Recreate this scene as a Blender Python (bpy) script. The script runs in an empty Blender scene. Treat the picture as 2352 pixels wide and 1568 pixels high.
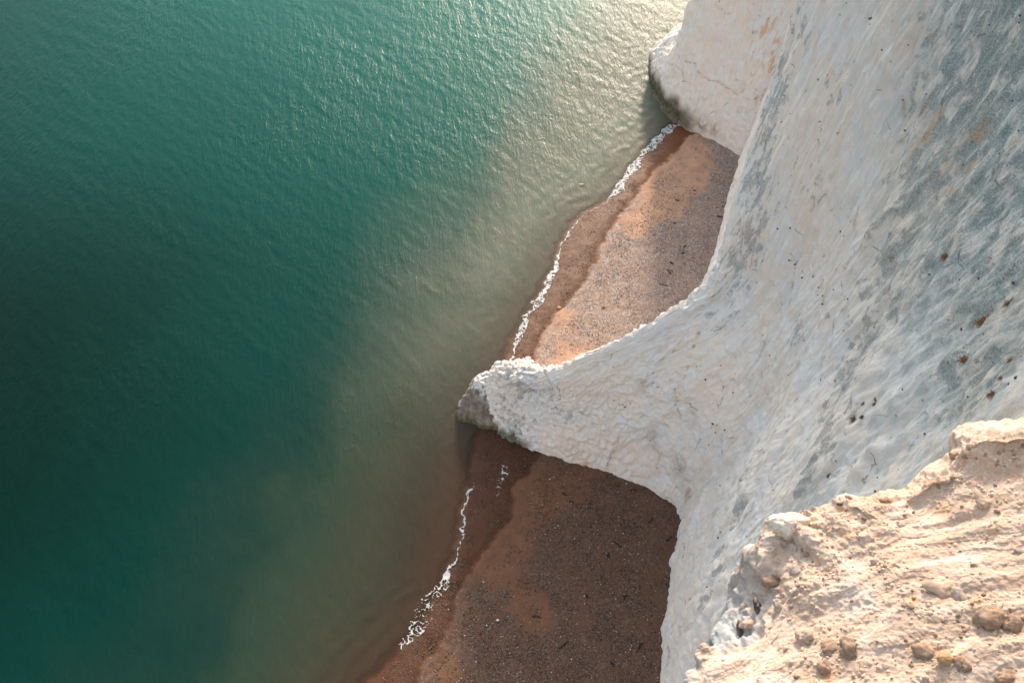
import bpy, math, random
import numpy as np
from mathutils import Vector, Matrix

random.seed(7)
RNG = np.random.default_rng(11)
scene = bpy.context.scene
COL = scene.collection

# ------------------------------------------------------------------ camera
CAM_H = 60.0
PITCH = 38.0                      # degrees between the view axis and straight down
FOC = 3980.0 / 4096.0             # focal length in image widths
cam_d = bpy.data.cameras.new('camera')
cam_d.sensor_width = 36.0
cam_d.lens = 36.0 * FOC
cam_d.clip_start = 0.1
cam_d.clip_end = 9000.0
cam_d.dof.use_dof = True
cam_d.dof.focus_distance = 66.0
cam_d.dof.aperture_fstop = 4.0
cam = bpy.data.objects.new('camera', cam_d)
COL.objects.link(cam)
cam.location = (0, 0, CAM_H)
cam.rotation_euler = (math.radians(PITCH), 0, 0)
scene.camera = cam
scene.cycles.max_bounces = 6
scene.cycles.diffuse_bounces = 3
scene.cycles.glossy_bounces = 3
scene.cycles.transparent_max_bounces = 6

# ------------------------------------------------------------------ light
SUN_EL, SUN_AZ = 20.0, 11.0
world = bpy.data.worlds.new('World')
scene.world = world
world.use_nodes = True
wn = world.node_tree
bg = wn.nodes['Background']
sky = wn.nodes.new('ShaderNodeTexSky')
sky.sky_type = 'NISHITA'
sky.sun_disc = False
sky.sun_elevation = math.radians(SUN_EL)
sky.sun_rotation = math.radians(SUN_AZ)
sky.dust_density = 2.0
sky.air_density = 1.0
haze_mix = wn.nodes.new('ShaderNodeHueSaturation')   # thin high cloud pales the blue
haze_mix.inputs['Saturation'].default_value = 0.42
wn.links.new(sky.outputs[0], haze_mix.inputs['Color'])
wn.links.new(haze_mix.outputs[0], bg.inputs[0])
bg.inputs[1].default_value = 0.15
sun_d = bpy.data.lights.new('sun', 'SUN')
sun_d.energy = 2.4
sun_d.angle = math.radians(6.0)
sun_d.color = (1.0, 0.80, 0.62)
sun = bpy.data.objects.new('sun', sun_d)
COL.objects.link(sun)
sdir = Vector((math.sin(math.radians(SUN_AZ)) * math.cos(math.radians(SUN_EL)),
               math.cos(math.radians(SUN_AZ)) * math.cos(math.radians(SUN_EL)),
               math.sin(math.radians(SUN_EL))))
sun.rotation_euler = sdir.to_track_quat('Z', 'Y').to_euler()
sun.location = (0, 0, 90)

scene.view_settings.view_transform = 'Standard'
scene.view_settings.look = 'None'
scene.view_settings.exposure = 1.22
scene.view_settings.gamma = 1.0
scene.view_settings.use_curve_mapping = False

# ------------------------------------------------------------------ survey
# positions were measured on a 2352 px wide print of the photograph and are
# turned into metres on the plane of a given height
PW = 2352.0
CA, SA = math.cos(math.radians(PITCH)), math.sin(math.radians(PITCH))

def at(u, v, z=0.0):
    x = (u - PW / 2) / (PW * FOC)
    y = (784.0 - v) / (PW * FOC)
    d = (x, y * CA + SA, y * SA - CA)
    t = (CAM_H - z) / -d[2]
    return (d[0] * t, d[1] * t)

def pix(P):
    P = np.asarray(P, dtype=np.float64)
    r = P - np.array([0, 0, CAM_H])
    yc = r[..., 1] * CA + r[..., 2] * SA
    dep = r[..., 1] * SA - r[..., 2] * CA
    dep = np.where(dep < 0.05, 0.05, dep)
    return r[..., 0] / dep * PW * FOC + PW / 2, 784.0 - yc / dep * PW * FOC, dep

# ------------------------------------------------------------------ noise
_perm = RNG.permutation(1024).astype(np.int32)
_grad = RNG.normal(size=(1024, 3)).astype(np.float32)
_grad /= np.linalg.norm(_grad, axis=1)[:, None]

def perlin(x, y, z=0.0):
    x, y, z = np.broadcast_arrays(np.asarray(x, np.float32), np.asarray(y, np.float32), np.asarray(z, np.float32))
    xi, yi, zi = np.floor(x).astype(np.int32), np.floor(y).astype(np.int32), np.floor(z).astype(np.int32)
    xf, yf, zf = x - xi, y - yi, z - zi
    fu, fv, fw = [t * t * t * (t * (t * 6 - 15) + 10) for t in (xf, yf, zf)]
    out = 0
    for dx in (0, 1):
        wx = fu if dx else 1 - fu
        for dy in (0, 1):
            wy = fv if dy else 1 - fv
            for dz in (0, 1):
                wz = fw if dz else 1 - fw
                h = _perm[(_perm[(_perm[(xi + dx) & 1023] + yi + dy) & 1023] + zi + dz) & 1023]
                g = _grad[h]
                out = out + wx * wy * wz * (g[..., 0] * (xf - dx) + g[..., 1] * (yf - dy) + g[..., 2] * (zf - dz))
    return out * 1.6

def fbm(x, y, z=0.0, o=4, gain=0.5):
    a, f, s = 1.0, 1.0, 0
    for i in range(o):
        s = s + a * perlin(x * f + 17.3 * i, y * f - 9.1 * i, z * f + 5.7 * i)
        a *= gain
        f *= 2.03
    return s

def ridged(x, y, z=0.0, o=3):
    a, f, s = 1.0, 1.0, 0
    for i in range(o):
        s = s + a * (1 - 2.2 * np.abs(perlin(x * f + 7.3 * i, y * f - 3.1 * i, z * f + 1.7 * i)))
        a *= 0.5
        f *= 2.1
    return s

def sstep(a, b, x):
    t = np.clip((x - a) / (b - a), 0, 1)
    return t * t * (3 - 2 * t)

# ------------------------------------------------------------------ helpers
def mesh_obj(name, V, F, mat=None, smooth=True, parent=None, link=True):
    """V (n,3), F (m,3|4) -> one mesh object"""
    me = bpy.data.meshes.new(name)
    V = np.asarray(V, np.float32)
    F = np.asarray(F, np.int32)
    me.vertices.add(len(V))
    me.vertices.foreach_set('co', V.ravel())
    m, k = F.shape
    me.loops.add(m * k)
    me.loops.foreach_set('vertex_index', F.ravel())
    me.polygons.add(m)
    me.polygons.foreach_set('loop_start', np.arange(0, m * k, k, dtype=np.int32))
    me.polygons.foreach_set('loop_total', np.full(m, k, np.int32))
    me.polygons.foreach_set('use_smooth', np.full(m, smooth, bool))
    me.update(calc_edges=True)
    if mat:
        me.materials.append(mat)
    o = bpy.data.objects.new(name, me)
    if link:
        COL.objects.link(o)
    if parent:
        o.parent = parent
    return o

def fattr(o, name, arr):
    a = o.data.attributes.new(name, 'FLOAT', 'POINT')
    a.data.foreach_set('value', np.asarray(arr, np.float32).ravel())

def vattr(o, name, arr):
    a = o.data.attributes.new(name, 'FLOAT_VECTOR', 'POINT')
    a.data.foreach_set('vector', np.asarray(arr, np.float32).ravel())

def grid_faces(nr, nc, flip=False):
    i = np.arange(nr - 1)[:, None] * nc + np.arange(nc - 1)[None, :]
    q = np.stack([i, i + 1, i + nc + 1, i + nc], -1).reshape(-1, 4)
    return q[:, ::-1] if flip else q

def tag(o, label=None, cat=None, group=None, kind=None):
    if label: o['label'] = label
    if cat: o['category'] = cat
    if group: o['group'] = group
    if kind: o['kind'] = kind
    return o

def catmull(C, t):
    """smooth curve through the values C (n,...), t in [0,n-1]; tangents are
    limited so that uneven spacing does not overshoot"""
    C = np.asarray(C, float)
    n = len(C)
    D = np.diff(C, axis=0)
    T = np.zeros_like(C)
    T[0], T[-1] = D[0], D[-1]
    T[1:-1] = 0.5 * (D[1:] + D[:-1])
    L = np.linalg.norm(D, axis=-1, keepdims=True)
    lim = np.concatenate([L[:1], np.minimum(L[1:], L[:-1]), L[-1:]])
    tl = np.linalg.norm(T, axis=-1, keepdims=True) + 1e-9
    T = T * np.minimum(1, 1.5 * lim / tl)
    i = np.clip(np.floor(t).astype(int), 0, n - 2)
    f = (t - i).reshape((-1,) + (1,) * (C.ndim - 1))
    f2, f3 = f * f, f ** 3
    return (2 * f3 - 3 * f2 + 1) * C[i] + (f3 - 2 * f2 + f) * T[i] + (3 * f2 - 2 * f3) * C[i + 1] + (f3 - f2) * T[i + 1]

def loft(C, ts, tr):
    """C (rows, stations, 3)"""
    A = catmull(C, tr)
    B = catmull(np.swapaxes(A, 0, 1), ts)
    return np.swapaxes(B, 0, 1)

def grid_normals(P):
    du = np.gradient(P, axis=1)
    dv = np.gradient(P, axis=0)
    n = np.cross(du, dv)
    return n / (np.linalg.norm(n, axis=-1, keepdims=True) + 1e-9)

def polydist(X, Y, poly):
    """signed distance to an open polyline, positive on its left"""
    poly = np.asarray(poly, np.float64)
    best = np.full(X.shape, 1e18)
    sign = np.ones(X.shape)
    for a, b in zip(poly[:-1], poly[1:]):
        d = b - a
        L = d @ d
        t = np.clip(((X - a[0]) * d[0] + (Y - a[1]) * d[1]) / L, 0, 1)
        qx, qy = X - a[0] - t * d[0], Y - a[1] - t * d[1]
        r = qx * qx + qy * qy
        m = r < best
        best = np.where(m, r, best)
        sign = np.where(m, np.sign(d[0] * (Y - a[1]) - d[1] * (X - a[0])), sign)
    return np.sqrt(best) * sign

def smooth_poly(pts, n=6):
    P = np.array(pts, float)
    return catmull(P, np.linspace(0, len(P) - 1, (len(P) - 1) * n + 1))

# ------------------------------------------------------------------ materials
class NT:
    def __init__(self, name):
        self.m = bpy.data.materials.new(name)
        self.m.use_nodes = True
        self.t = self.m.node_tree
        self.b = self.t.nodes['Principled BSDF']
        self.out = self.t.nodes['Material Output']
    def n(self, typ, **kw):
        nd = self.t.nodes.new(typ)
        for k, v in kw.items():
            setattr(nd, k, v)
        return nd
    def l(self, a, b):
        self.t.links.new(a, b)
    def attr(self, name, vec=False):
        a = self.n('ShaderNodeAttribute', attribute_name=name)
        return a.outputs['Vector' if vec else 'Fac']
    def noise(self, vec, scale, detail=4, rough=0.55, dist=0.0):
        nd = self.n('ShaderNodeTexNoise')
        nd.inputs['Scale'].default_value = scale
        nd.inputs['Detail'].default_value = detail
        nd.inputs['Roughness'].default_value = rough
        nd.inputs['Distortion'].default_value = dist
        if vec is not None: self.l(vec, nd.inputs['Vector'])
        return nd.outputs['Fac']
    def voro(self, vec, scale, feature='F1', out='Distance', rnd=1.0):
        nd = self.n('ShaderNodeTexVoronoi', feature=feature)
        nd.inputs['Scale'].default_value = scale
        nd.inputs['Randomness'].default_value = rnd
        if vec is not None: self.l(vec, nd.inputs['Vector'])
        return nd.outputs[out]
    def map(self, vec, scale=(1, 1, 1), loc=(0, 0, 0), rot=(0, 0, 0)):
        nd = self.n('ShaderNodeMapping')
        nd.inputs['Scale'].default_value = scale
        nd.inputs['Location'].default_value = loc
        nd.inputs['Rotation'].default_value = rot
        self.l(vec, nd.inputs['Vector'])
        return nd.outputs[0]
    def rng(self, v, a, b, c=0.0, d=1.0, smooth=True):
        nd = self.n('ShaderNodeMapRange')
        if smooth: nd.interpolation_type = 'SMOOTHSTEP'
        for k, x in zip(('From Min', 'From Max', 'To Min', 'To Max'), (a, b, c, d)):
            nd.inputs[k].default_value = x
        self.l(v, nd.inputs['Value'])
        return nd.outputs[0]
    def math(self, op, a, b=None, clamp=False):
        nd = self.n('ShaderNodeMath', operation=op)
        nd.use_clamp = clamp
        for i, x in enumerate((a, b)):
            if x is None: continue
            if isinstance(x, (int, float)): nd.inputs[i].default_value = x
            else: self.l(x, nd.inputs[i])
        return nd.outputs[0]
    def mix(self, fac, a, b, mode='MIX'):
        nd = self.n('ShaderNodeMix', data_type='RGBA', blend_type=mode)
        if isinstance(fac, (int, float)): nd.inputs[0].default_value = fac
        else: self.l(fac, nd.inputs[0])
        for s, x in ((nd.inputs[6], a), (nd.inputs[7], b)):
            if isinstance(x, tuple): s.default_value = (*x, 1)
            else: self.l(x, s)
        return nd.outputs[2]
    def ramp(self, fac, stops):
        nd = self.n('ShaderNodeValToRGB')
        e = nd.color_ramp.elements
        while len(e) < len(stops): e.new(0.5)
        for k, (p, c) in enumerate(stops):
            e[k].position = p
            e[k].color = (*c, 1)
        self.l(fac, nd.inputs[0])
        return nd.outputs[0]
    def bump(self, h, strength, dist, normal=None):
        nd = self.n('ShaderNodeBump')
        nd.inputs['Strength'].default_value = strength
        nd.inputs['Distance'].default_value = dist
        self.l(h, nd.inputs['Height'])
        if normal is not None: self.l(normal, nd.inputs['Normal'])
        return nd.outputs[0]
    def pos(self):
        return self.n('ShaderNodeNewGeometry').outputs['Position']

def chalk_material():
    t = NT('chalk')
    sp = t.attr('along', True)        # x along the foot, y up the face, metres
    P = t.pos()
    streak = t.noise(t.map(sp, (1.1, 0.16, 1)), 1.0, 6, 0.6, 0.3)
    fine_streak = t.noise(t.map(sp, (5.0, 0.8, 1)), 1.0, 5, 0.65, 0.6)
    big = t.noise(P, 0.16, 5, 0.6, 0.4)
    mid = t.noise(P, 1.3, 6, 0.6, 0.5)
    fine = t.noise(P, 9.0, 5, 0.7)
    # clean chalk: cream and cool white
    cream = t.rng(t.math('ADD', t.math('MULTIPLY', big, 0.65), t.math('MULTIPLY', mid, 0.35)), 0.38, 0.56)
    c = t.mix(cream, (0.79, 0.81, 0.815), (0.88, 0.79, 0.695))
    cool = t.rng(streak, 0.50, 0.64)
    c = t.mix(t.math('MULTIPLY', cool, 0.6), c, (0.77, 0.81, 0.82))
    warm = t.attr('warm')
    c = t.mix(t.math('MULTIPLY', warm, t.rng(mid, 0.32, 0.6, 0.35, 1.0)), c, (0.84, 0.68, 0.56))
    # thin pale streaks
    c = t.mix(t.rng(fine_streak, 0.53, 0.66, 0, 0.65), c, (0.87, 0.89, 0.89))
    c = t.mix(t.rng(fine_streak, 0.42, 0.32, 0, 0.25), c, (0.52, 0.55, 0.56))
    # grey weathered patches
    g = t.math('SUBTRACT', t.attr('grey'), t.math('MULTIPLY', warm, 0.45))
    grit = t.noise(P, 15.0, 4, 0.75)
    blot = t.noise(t.map(sp, (1.5, 0.72, 1), (4, 2, 0)), 1.0, 8, 0.7, 0.4)
    gm = t.math('ADD', blot, t.math('MULTIPLY', t.math('SUBTRACT', g, 0.5), 0.26))
    gm = t.math('ADD', gm, t.math('MULTIPLY', t.math('SUBTRACT', fine, 0.5), 0.10))
    gm = t.rng(gm, 0.515, 0.585)
    gfine = t.math('MULTIPLY', gm, t.rng(fine, 0.38, 0.62, 1.0, 0.55))
    gcol = t.mix(t.rng(t.noise(P, 0.5, 3), 0.42, 0.6), (0.33, 0.37, 0.38), (0.40, 0.36, 0.32))
    gcol = t.mix(t.attr('teal'), gcol, (0.15, 0.205, 0.205))
    c = t.mix(t.math('MULTIPLY', gfine, 0.9), c, gcol)
    # teal grey growth high on the wall
    c = t.mix(t.math('MULTIPLY', t.attr('teal'), t.rng(t.math('ADD', t.math('MULTIPLY', fine_streak, 0.5), t.math('MULTIPLY', mid, 0.5)), 0.42, 0.60, 1.0, 0.25)), c, (0.235, 0.305, 0.305))
    c = t.mix(t.math('MULTIPLY', t.math('MAXIMUM', gm, t.attr('teal')), t.rng(grit, 0.53, 0.62, 0, 0.6)), c, (0.66, 0.71, 0.71))
    c = t.mix(t.math('MULTIPLY', t.math('MAXIMUM', gm, t.attr('teal')), t.rng(grit, 0.46, 0.38, 0, 0.5)), c, (0.12, 0.14, 0.14))
    # brown and orange iron stains
    br = t.math('MULTIPLY', t.attr('brown'), t.rng(mid, 0.36, 0.58))
    c = t.mix(br, c, (0.36, 0.25, 0.17))
    orv = t.math('MULTIPLY', t.attr('orange'), t.rng(t.noise(t.map(sp, (2.2, 0.8, 1), (9, 3, 0)), 1.0, 4, 0.6, 0.8), 0.52, 0.62))
    c = t.mix(t.math('MULTIPLY', orv, 0.8), c, (0.72, 0.36, 0.12))
    # rare dark pits and hairline cracks
    pit = t.voro(t.map(P, (1, 1, 1)), 1.15)
    pm = t.math('MULTIPLY', t.rng(pit, 0.03, 0.075, 1, 0), t.rng(mid, 0.47, 0.55))
    c = t.mix(t.math('MULTIPLY', pm, 0.85), c, (0.10, 0.075, 0.055))
    wv = t.noise(P, 0.55, 3)
    wp = t.n('ShaderNodeVectorMath', operation='ADD')
    t.l(P, wp.inputs[0]); 
    wc = t.n('ShaderNodeCombineXYZ'); t.l(wv, wc.inputs[0]); t.l(mid, wc.inputs[1]); t.l(wv, wc.inputs[2])
    t.l(wc.outputs[0], wp.inputs[1])
    ck = t.voro(t.map(wp.outputs[0], (0.30, 0.30, 0.22)), 1.0, 'DISTANCE_TO_EDGE')
    ckm = t.math('MULTIPLY', t.rng(ck, 0.002, 0.009, 1, 0), t.rng(t.noise(P, 0.8, 3, 0.5), 0.54, 0.62))
    c = t.mix(t.math('MULTIPLY', ckm, 0.7), c, (0.20, 0.14, 0.10))
    c = t.mix(t.math('MULTIPLY', t.attr('crack'), t.rng(t.noise(P, 2.4, 5, 0.7), 0.44, 0.56, 0.05, 0.8)), c, (0.30, 0.17, 0.09))
    # algae in the splash zone
    al = t.attr('algae')
    am = t.math('MULTIPLY', al, t.rng(fine, 0.25, 0.5, 0.5, 1.0))
    c = t.mix(am, c, t.mix(t.rng(mid, 0.42, 0.58), (0.045, 0.055, 0.022), (0.13, 0.10, 0.055)))
    # dirt
    c = t.mix(t.rng(fine, 0.35, 0.75, 0.10, 0.0), c, (0.4, 0.33, 0.27))
    t.l(c, t.b.inputs['Base Color'])
    t.b.inputs['Roughness'].default_value = 0.85
    t.b.inputs['Specular IOR Level'].default_value = 0.25
    h = t.math('ADD', t.math('MULTIPLY', mid, 0.6), t.math('MULTIPLY', fine_streak, 0.5))
    h = t.math('ADD', h, t.math('MULTIPLY', fine, 0.25))
    h = t.math('SUBTRACT', h, t.math('MULTIPLY', ckm, 0.35))
    h = t.math('SUBTRACT', h, t.math('MULTIPLY', pm, 0.4))
    t.l(t.bump(h, 0.7, 0.17), t.b.inputs['Normal'])
    return t.m

def ledge_material():
    t = NT('weathered_chalk')
    P = t.pos()
    lay = t.noise(t.map(P, (0.8, 2.6, 3.5), rot=(0, 0, math.radians(-14))), 1.6, 7, 0.62, 1.2)
    mid = t.noise(P, 2.2, 6, 0.6, 0.4)
    fine = t.noise(P, 22.0, 6, 0.7)
    vf = t.noise(P, 90.0, 3, 0.6)
    c = t.mix(t.rng(lay, 0.40, 0.58), (0.46, 0.345, 0.27), (0.62, 0.515, 0.44))
    c = t.mix(t.rng(mid, 0.40, 0.62, 0, 0.75), c, (0.54, 0.405, 0.315))
    gr = t.math('MULTIPLY', t.attr('soil'), t.rng(t.math('ADD', t.math('MULTIPLY', fine, 0.55), t.math('MULTIPLY', lay, 0.45)), 0.44, 0.56))
    c = t.mix(t.math('MULTIPLY', gr, 0.8), c, (0.40, 0.29, 0.20))
    orv = t.math('MULTIPLY', t.attr('soil'), t.rng(t.noise(P, 5.0, 6, 0.65), 0.56, 0.66))
    c = t.mix(t.math('MULTIPLY', orv, 0.75), c, (0.58, 0.29, 0.09))
    fl = t.attr('flank')  # steep left side tinted cool, its shade put into the colour
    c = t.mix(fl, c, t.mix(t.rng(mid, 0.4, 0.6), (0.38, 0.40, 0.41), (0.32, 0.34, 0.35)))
    cr = t.voro(t.map(P, (1.0, 3.2, 2.0), rot=(0, 0, math.radians(-18))), 1.9, 'DISTANCE_TO_EDGE')
    cm = t.math('MULTIPLY', t.rng(cr, 0.0, 0.03, 1, 0), t.rng(mid, 0.46, 0.58))
    c = t.mix(t.math('MULTIPLY', cm, 0.45), c, (0.35, 0.26, 0.19))
    c = t.mix(t.rng(vf, 0.62, 0.72, 0, 0.5), c, (0.33, 0.25, 0.19))
    t.l(c, t.b.inputs['Base Color'])
    t.b.inputs['Roughness'].default_value = 0.9
    t.b.inputs['Specular IOR Level'].default_value = 0.2
    h = t.math('ADD', t.math('MULTIPLY', lay, 0.8), t.math('MULTIPLY', fine, 0.35))
    h = t.math('ADD', h, t.math('MULTIPLY', vf, 0.08))
    h = t.math('SUBTRACT', h, t.math('MULTIPLY', cm, 0.15))
    t.l(t.bump(h, 0.7, 0.035), t.b.inputs['Normal'])
    return t.m

def beach_material():
    t = NT('shingle_and_sand')
    P = t.pos()
    sand = t.attr('sand')
    wet = t.attr('wet')
    shade_tint = t.attr('shade_tint')  # shade over the lower beach, painted as a darker brown
    n1 = t.noise(P, 0.9, 6, 0.65, 0.3)
    n2 = t.noise(P, 6.0, 5, 0.7)
    peb = t.voro(P, 11.0, out='Color')
    pv = t.n('ShaderNodeSeparateColor'); t.l(peb, pv.inputs[0])
    pd = t.voro(P, 17.0)
    pb2 = t.n('ShaderNodeSeparateColor'); t.l(t.voro(P, 20.0, out='Color'), pb2.inputs[0])
    rnd = t.math('ADD', t.math('MULTIPLY', pv.outputs[0], 0.5), t.math('MULTIPLY', pb2.outputs[0], 0.5))
    shingle = t.ramp(rnd, [(0.0, (0.11, 0.08, 0.062)), (0.35, (0.28, 0.195, 0.15)), (0.62, (0.36, 0.28, 0.24)), (0.82, (0.45, 0.41, 0.39)), (1.0, (0.70, 0.68, 0.65))])
    sandc = t.mix(t.rng(n1, 0.35, 0.65), (0.56, 0.325, 0.205), (0.46, 0.28, 0.19))
    m = t.math('ADD', sand, t.math('MULTIPLY', t.math('SUBTRACT', n1, 0.5), 0.9))
    m = t.math('ADD', m, t.math('MULTIPLY', t.math('SUBTRACT', n2, 0.5), 0.5))
    sm = t.rng(m, 0.36, 0.64)
    c = t.mix(sm, shingle, sandc)
    c = t.mix(t.rng(n1, 0.40, 0.62, 0.0, 0.45), c, (0.42, 0.26, 0.18))
    c = t.mix(t.math('MULTIPLY', shade_tint, 0.9), c, t.mix(1.0, t.mix(0.35, c, (0.24, 0.13, 0.08)), (0.39, 0.30, 0.235), 'MULTIPLY'))
    wc = t.mix(1.0, t.mix(0.5, c, (0.22, 0.13, 0.08)), (0.46, 0.31, 0.21), 'MULTIPLY')
    c = t.mix(wet, c, wc)
    t.l(c, t.b.inputs['Base Color'])
    t.l(t.rng(t.attr('film'), 0, 1, 0.85, 0.55), t.b.inputs['Roughness'])
    t.b.inputs['Specular IOR Level'].default_value = 0.25
    h = t.math('MULTIPLY', t.math('SUBTRACT', 1.0, pd), t.rng(sm, 0, 1, 1.0, 0.12))
    h = t.math('ADD', h, t.math('MULTIPLY', n2, 0.3))
    t.l(t.bump(h, 0.6, 0.035), t.b.inputs['Normal'])
    return t.m

def sea_material():
    t = NT('sea_water')
    P = t.pos()
    off = t.attr('off')               # metres seaward of the silty water
    n1 = t.noise(t.map(P, (1, 0.55, 1), rot=(0, 0, math.radians(20))), 0.11, 5, 0.55, 0.6)
    n2 = t.noise(P, 0.5, 5, 0.6, 0.5)
    o = t.math('ADD', off, t.math('MULTIPLY', t.math('SUBTRACT', n1, 0.5), 11.0))
    o = t.math('ADD', o, t.math('MULTIPLY', t.math('SUBTRACT', n2, 0.5), 2.0))
    f = t.rng(o, -12.0, 40.0, 0, 1, False)
    s = lambda m_: (m_ + 12.0) / 52.0
    c = t.ramp(f, [(s(-12), (0.046, 0.031, 0.022)), (s(-9.5), (0.042, 0.037, 0.026)), (s(-5), (0.046, 0.051, 0.033)),
                   (s(0), (0.028, 0.052, 0.034)), (s(3), (0.010, 0.038, 0.029)), (s(9), (0.001, 0.033, 0.025)),
                   (s(20), (0.0001, 0.019, 0.0135)), (s(36), (0.0001, 0.011, 0.008))])
    glow_tint = t.math('MULTIPLY', t.attr('glow_tint'), t.rng(o, -5.0, 6.0))  # sunward glow of the far water, put into its base colour
    c = t.mix(glow_tint, c, (0.0003, 0.125, 0.098))
    lit_silt = t.math('MULTIPLY', t.attr('lit_silt'), t.rng(o, 8.5, -7.5))  # silty water; up the bay its extra brightness is light painted in
    c = t.mix(lit_silt, c, t.mix(t.rng(n2, .35, .65), (0.138, 0.17, 0.128), (0.172, 0.186, 0.148)))
    near = t.attr('near')
    c = t.mix(near, c, (0.075, 0.044, 0.028))
    t.l(c, t.b.inputs['Base Color'])
    t.b.inputs['IOR'].default_value = 1.33
    t.b.inputs['Roughness'].default_value = 0.33
    t.b.inputs['Specular IOR Level'].default_value = 0.15
    w1 = t.noise(t.map(P, (1.0, 0.42, 1), rot=(0, 0, math.radians(-40))), 3.4, 5, 0.62, 0.3)
    w2 = t.noise(t.map(P, (1.0, 0.6, 1), rot=(0, 0, math.radians(-25))), 9.0, 4, 0.6)
    w3 = t.noise(t.map(P, (1.0, 0.30, 1), rot=(0, 0, math.radians(-44)), loc=(3, 7, 0)), 1.25, 3, 0.55, 0.5)
    rg = t.math('POWER', t.math('SUBTRACT', 1.0, t.math('MULTIPLY', t.math('ABSOLUTE', t.math('SUBTRACT', w3, 0.5)), 3.2), True), 3.0)
    w4 = t.noise(t.map(P, (1.0, 0.34, 1), rot=(0, 0, math.radians(-30)), loc=(9, 1, 0)), 2.1, 3, 0.55, 0.5)
    rg2 = t.math('POWER', t.math('SUBTRACT', 1.0, t.math('MULTIPLY', t.math('ABSOLUTE', t.math('SUBTRACT', w4, 0.5)), 3.2), True), 3.0)
    h = t.math('ADD', w1, t.math('MULTIPLY', w2, 0.22))
    h = t.math('ADD', h, t.math('MULTIPLY', t.math('MULTIPLY', t.math('ADD', rg, t.math('MULTIPLY', rg2, 0.6)), t.attr('ripple')), 0.55))
    t.l(t.bump(h, 0.5, 0.07), t.b.inputs['Normal'])
    tr = t.n('ShaderNodeBsdfTransparent')
    mx = t.n('ShaderNodeMixShader')
    t.l(t.attr('cover'), mx.inputs[0])
    t.l(tr.outputs[0], mx.inputs[1])
    t.l(t.b.outputs[0], mx.inputs[2])
    t.l(mx.outputs[0], t.out.inputs['Surface'])
    return t.m

def simple_material(name, c1, c2, scale, rough=0.85, bump=0.03, spec=0.3, c3=None):
    t = NT(name)
    tc = t.n('ShaderNodeTexCoord').outputs['Object']
    n1 = t.noise(tc, scale, 6, 0.65, 0.3)
    n2 = t.noise(tc, scale * 5, 5, 0.7)
    c = t.mix(t.rng(n1, 0.38, 0.62), c1, c2)
    if c3: c = t.mix(t.rng(n2, 0.56, 0.66), c, c3)
    t.l(c, t.b.inputs['Base Color'])
    t.b.inputs['Roughness'].default_value = rough
    t.b.inputs['Specular IOR Level'].default_value = spec
    t.l(t.bump(t.math('ADD', n1, t.math('MULTIPLY', n2, 0.4)), 0.8, bump), t.b.inputs['Normal'])
    return t.m

M_CHALK = chalk_material()
M_LEDGE = ledge_material()
M_BEACH = beach_material()
M_SEA = sea_material()
M_FOAM = simple_material('foam', (0.62, 0.64, 0.64), (0.40, 0.43, 0.43), 3.0, 0.6, 0.02)

# ------------------------------------------------------------------ coast lines (metres)
SHORE = smooth_poly([(60, 130), (40, 100), (24, 80), at(1562, 284), at(1520, 318), at(1470, 370), at(1430, 425), at(1390, 468), at(1345, 495),
                     at(1310, 530), at(1285, 590), at(1262, 650), at(1225, 710), at(1190, 775), at(1172, 830), at(1160, 880),
                     (-1.2, 40.5), at(1107, 1010), at(1092, 1080), at(1068, 1170), at(1060, 1240), at(1035, 1320), at(1005, 1390), at(960, 1460),
                     at(900, 1525), at(855, 1570), (-12, 14), (-16, 4), (-22, -20), (-30, -60), (-60, -400)], 6)
WETLINE = smooth_poly([(60, 126), (42, 98), (26, 78), at(1590, 312), at(1545, 360), at(1498, 400), at(1470, 440), at(1440, 480), at(1408, 520),
                       at(1372, 590), at(1352, 640), at(1310, 690), at(1265, 745), at(1232, 810), at(1225, 860),
                       (2, 40), at(1235, 1060), at(1185, 1120), at(1175, 1185), at(1120, 1260), at(1075, 1320), at(1045, 1400), at(1020, 1470),
                       at(985, 1520), at(955, 1570), (-8, 14), (-11, 4), (-17, -20), (-25, -60), (-55, -400)], 6)
SILT = smooth_poly([(60, 300), (20, 130), at(1400, 0), at(1330, 130), at(1250, 290), at(1130, 440), at(1030, 560), at(960, 700), at(890, 850),
                    at(790, 1030), at(690, 1200), at(600, 1380), at(530, 1568), (-26, 12), (-34, -4), (-60, -60), (-120, -400)], 6)

def axis(lo, hi, step, lo2, hi2, g=1.35):
    a = list(np.arange(lo, hi + 1e-6, step))
    s = step
    left = []
    p = lo
    while p > lo2:
        s *= g
        p -= s
        left.append(p)
    s = step
    right = []
    p = a[-1]
    while p < hi2:
        s *= g
        p += s
        right.append(p)
    return np.array(left[::-1] + a + right)

def shore_height(X, Y):
    sd = polydist(X, Y, SHORE)
    sd = sd + 0.35 * perlin(X * 0.8, Y * 0.8, 3.1) + 0.16 * perlin(X * 2.3, Y * 2.3, 8.1)
    z = np.where(sd > 0, np.minimum(0.07 * sd, 0.20 + 0.028 * sd), 0.07 * sd)
    z = np.clip(z, -3.5, 0.9)
    return sd, z

def beach_z(x, y):
    return float(shore_height(np.array([float(x)]), np.array([float(y)]))[1][0])

# ------------------------------------------------------------------ beach and sea bed
bx = axis(-12, 22, 0.11, -4000, 4000)
by = axis(18, 76, 0.11, -1500, 5000)
X, Y = np.meshgrid(bx, by)
sd, Z = shore_height(X, Y)
wl = polydist(X, Y, WETLINE) + 0.35 * perlin(X * 0.9, Y * 0.9, 1.0) + 0.18 * fbm(X * 3, Y * 3, 2.0, 2)
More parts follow.
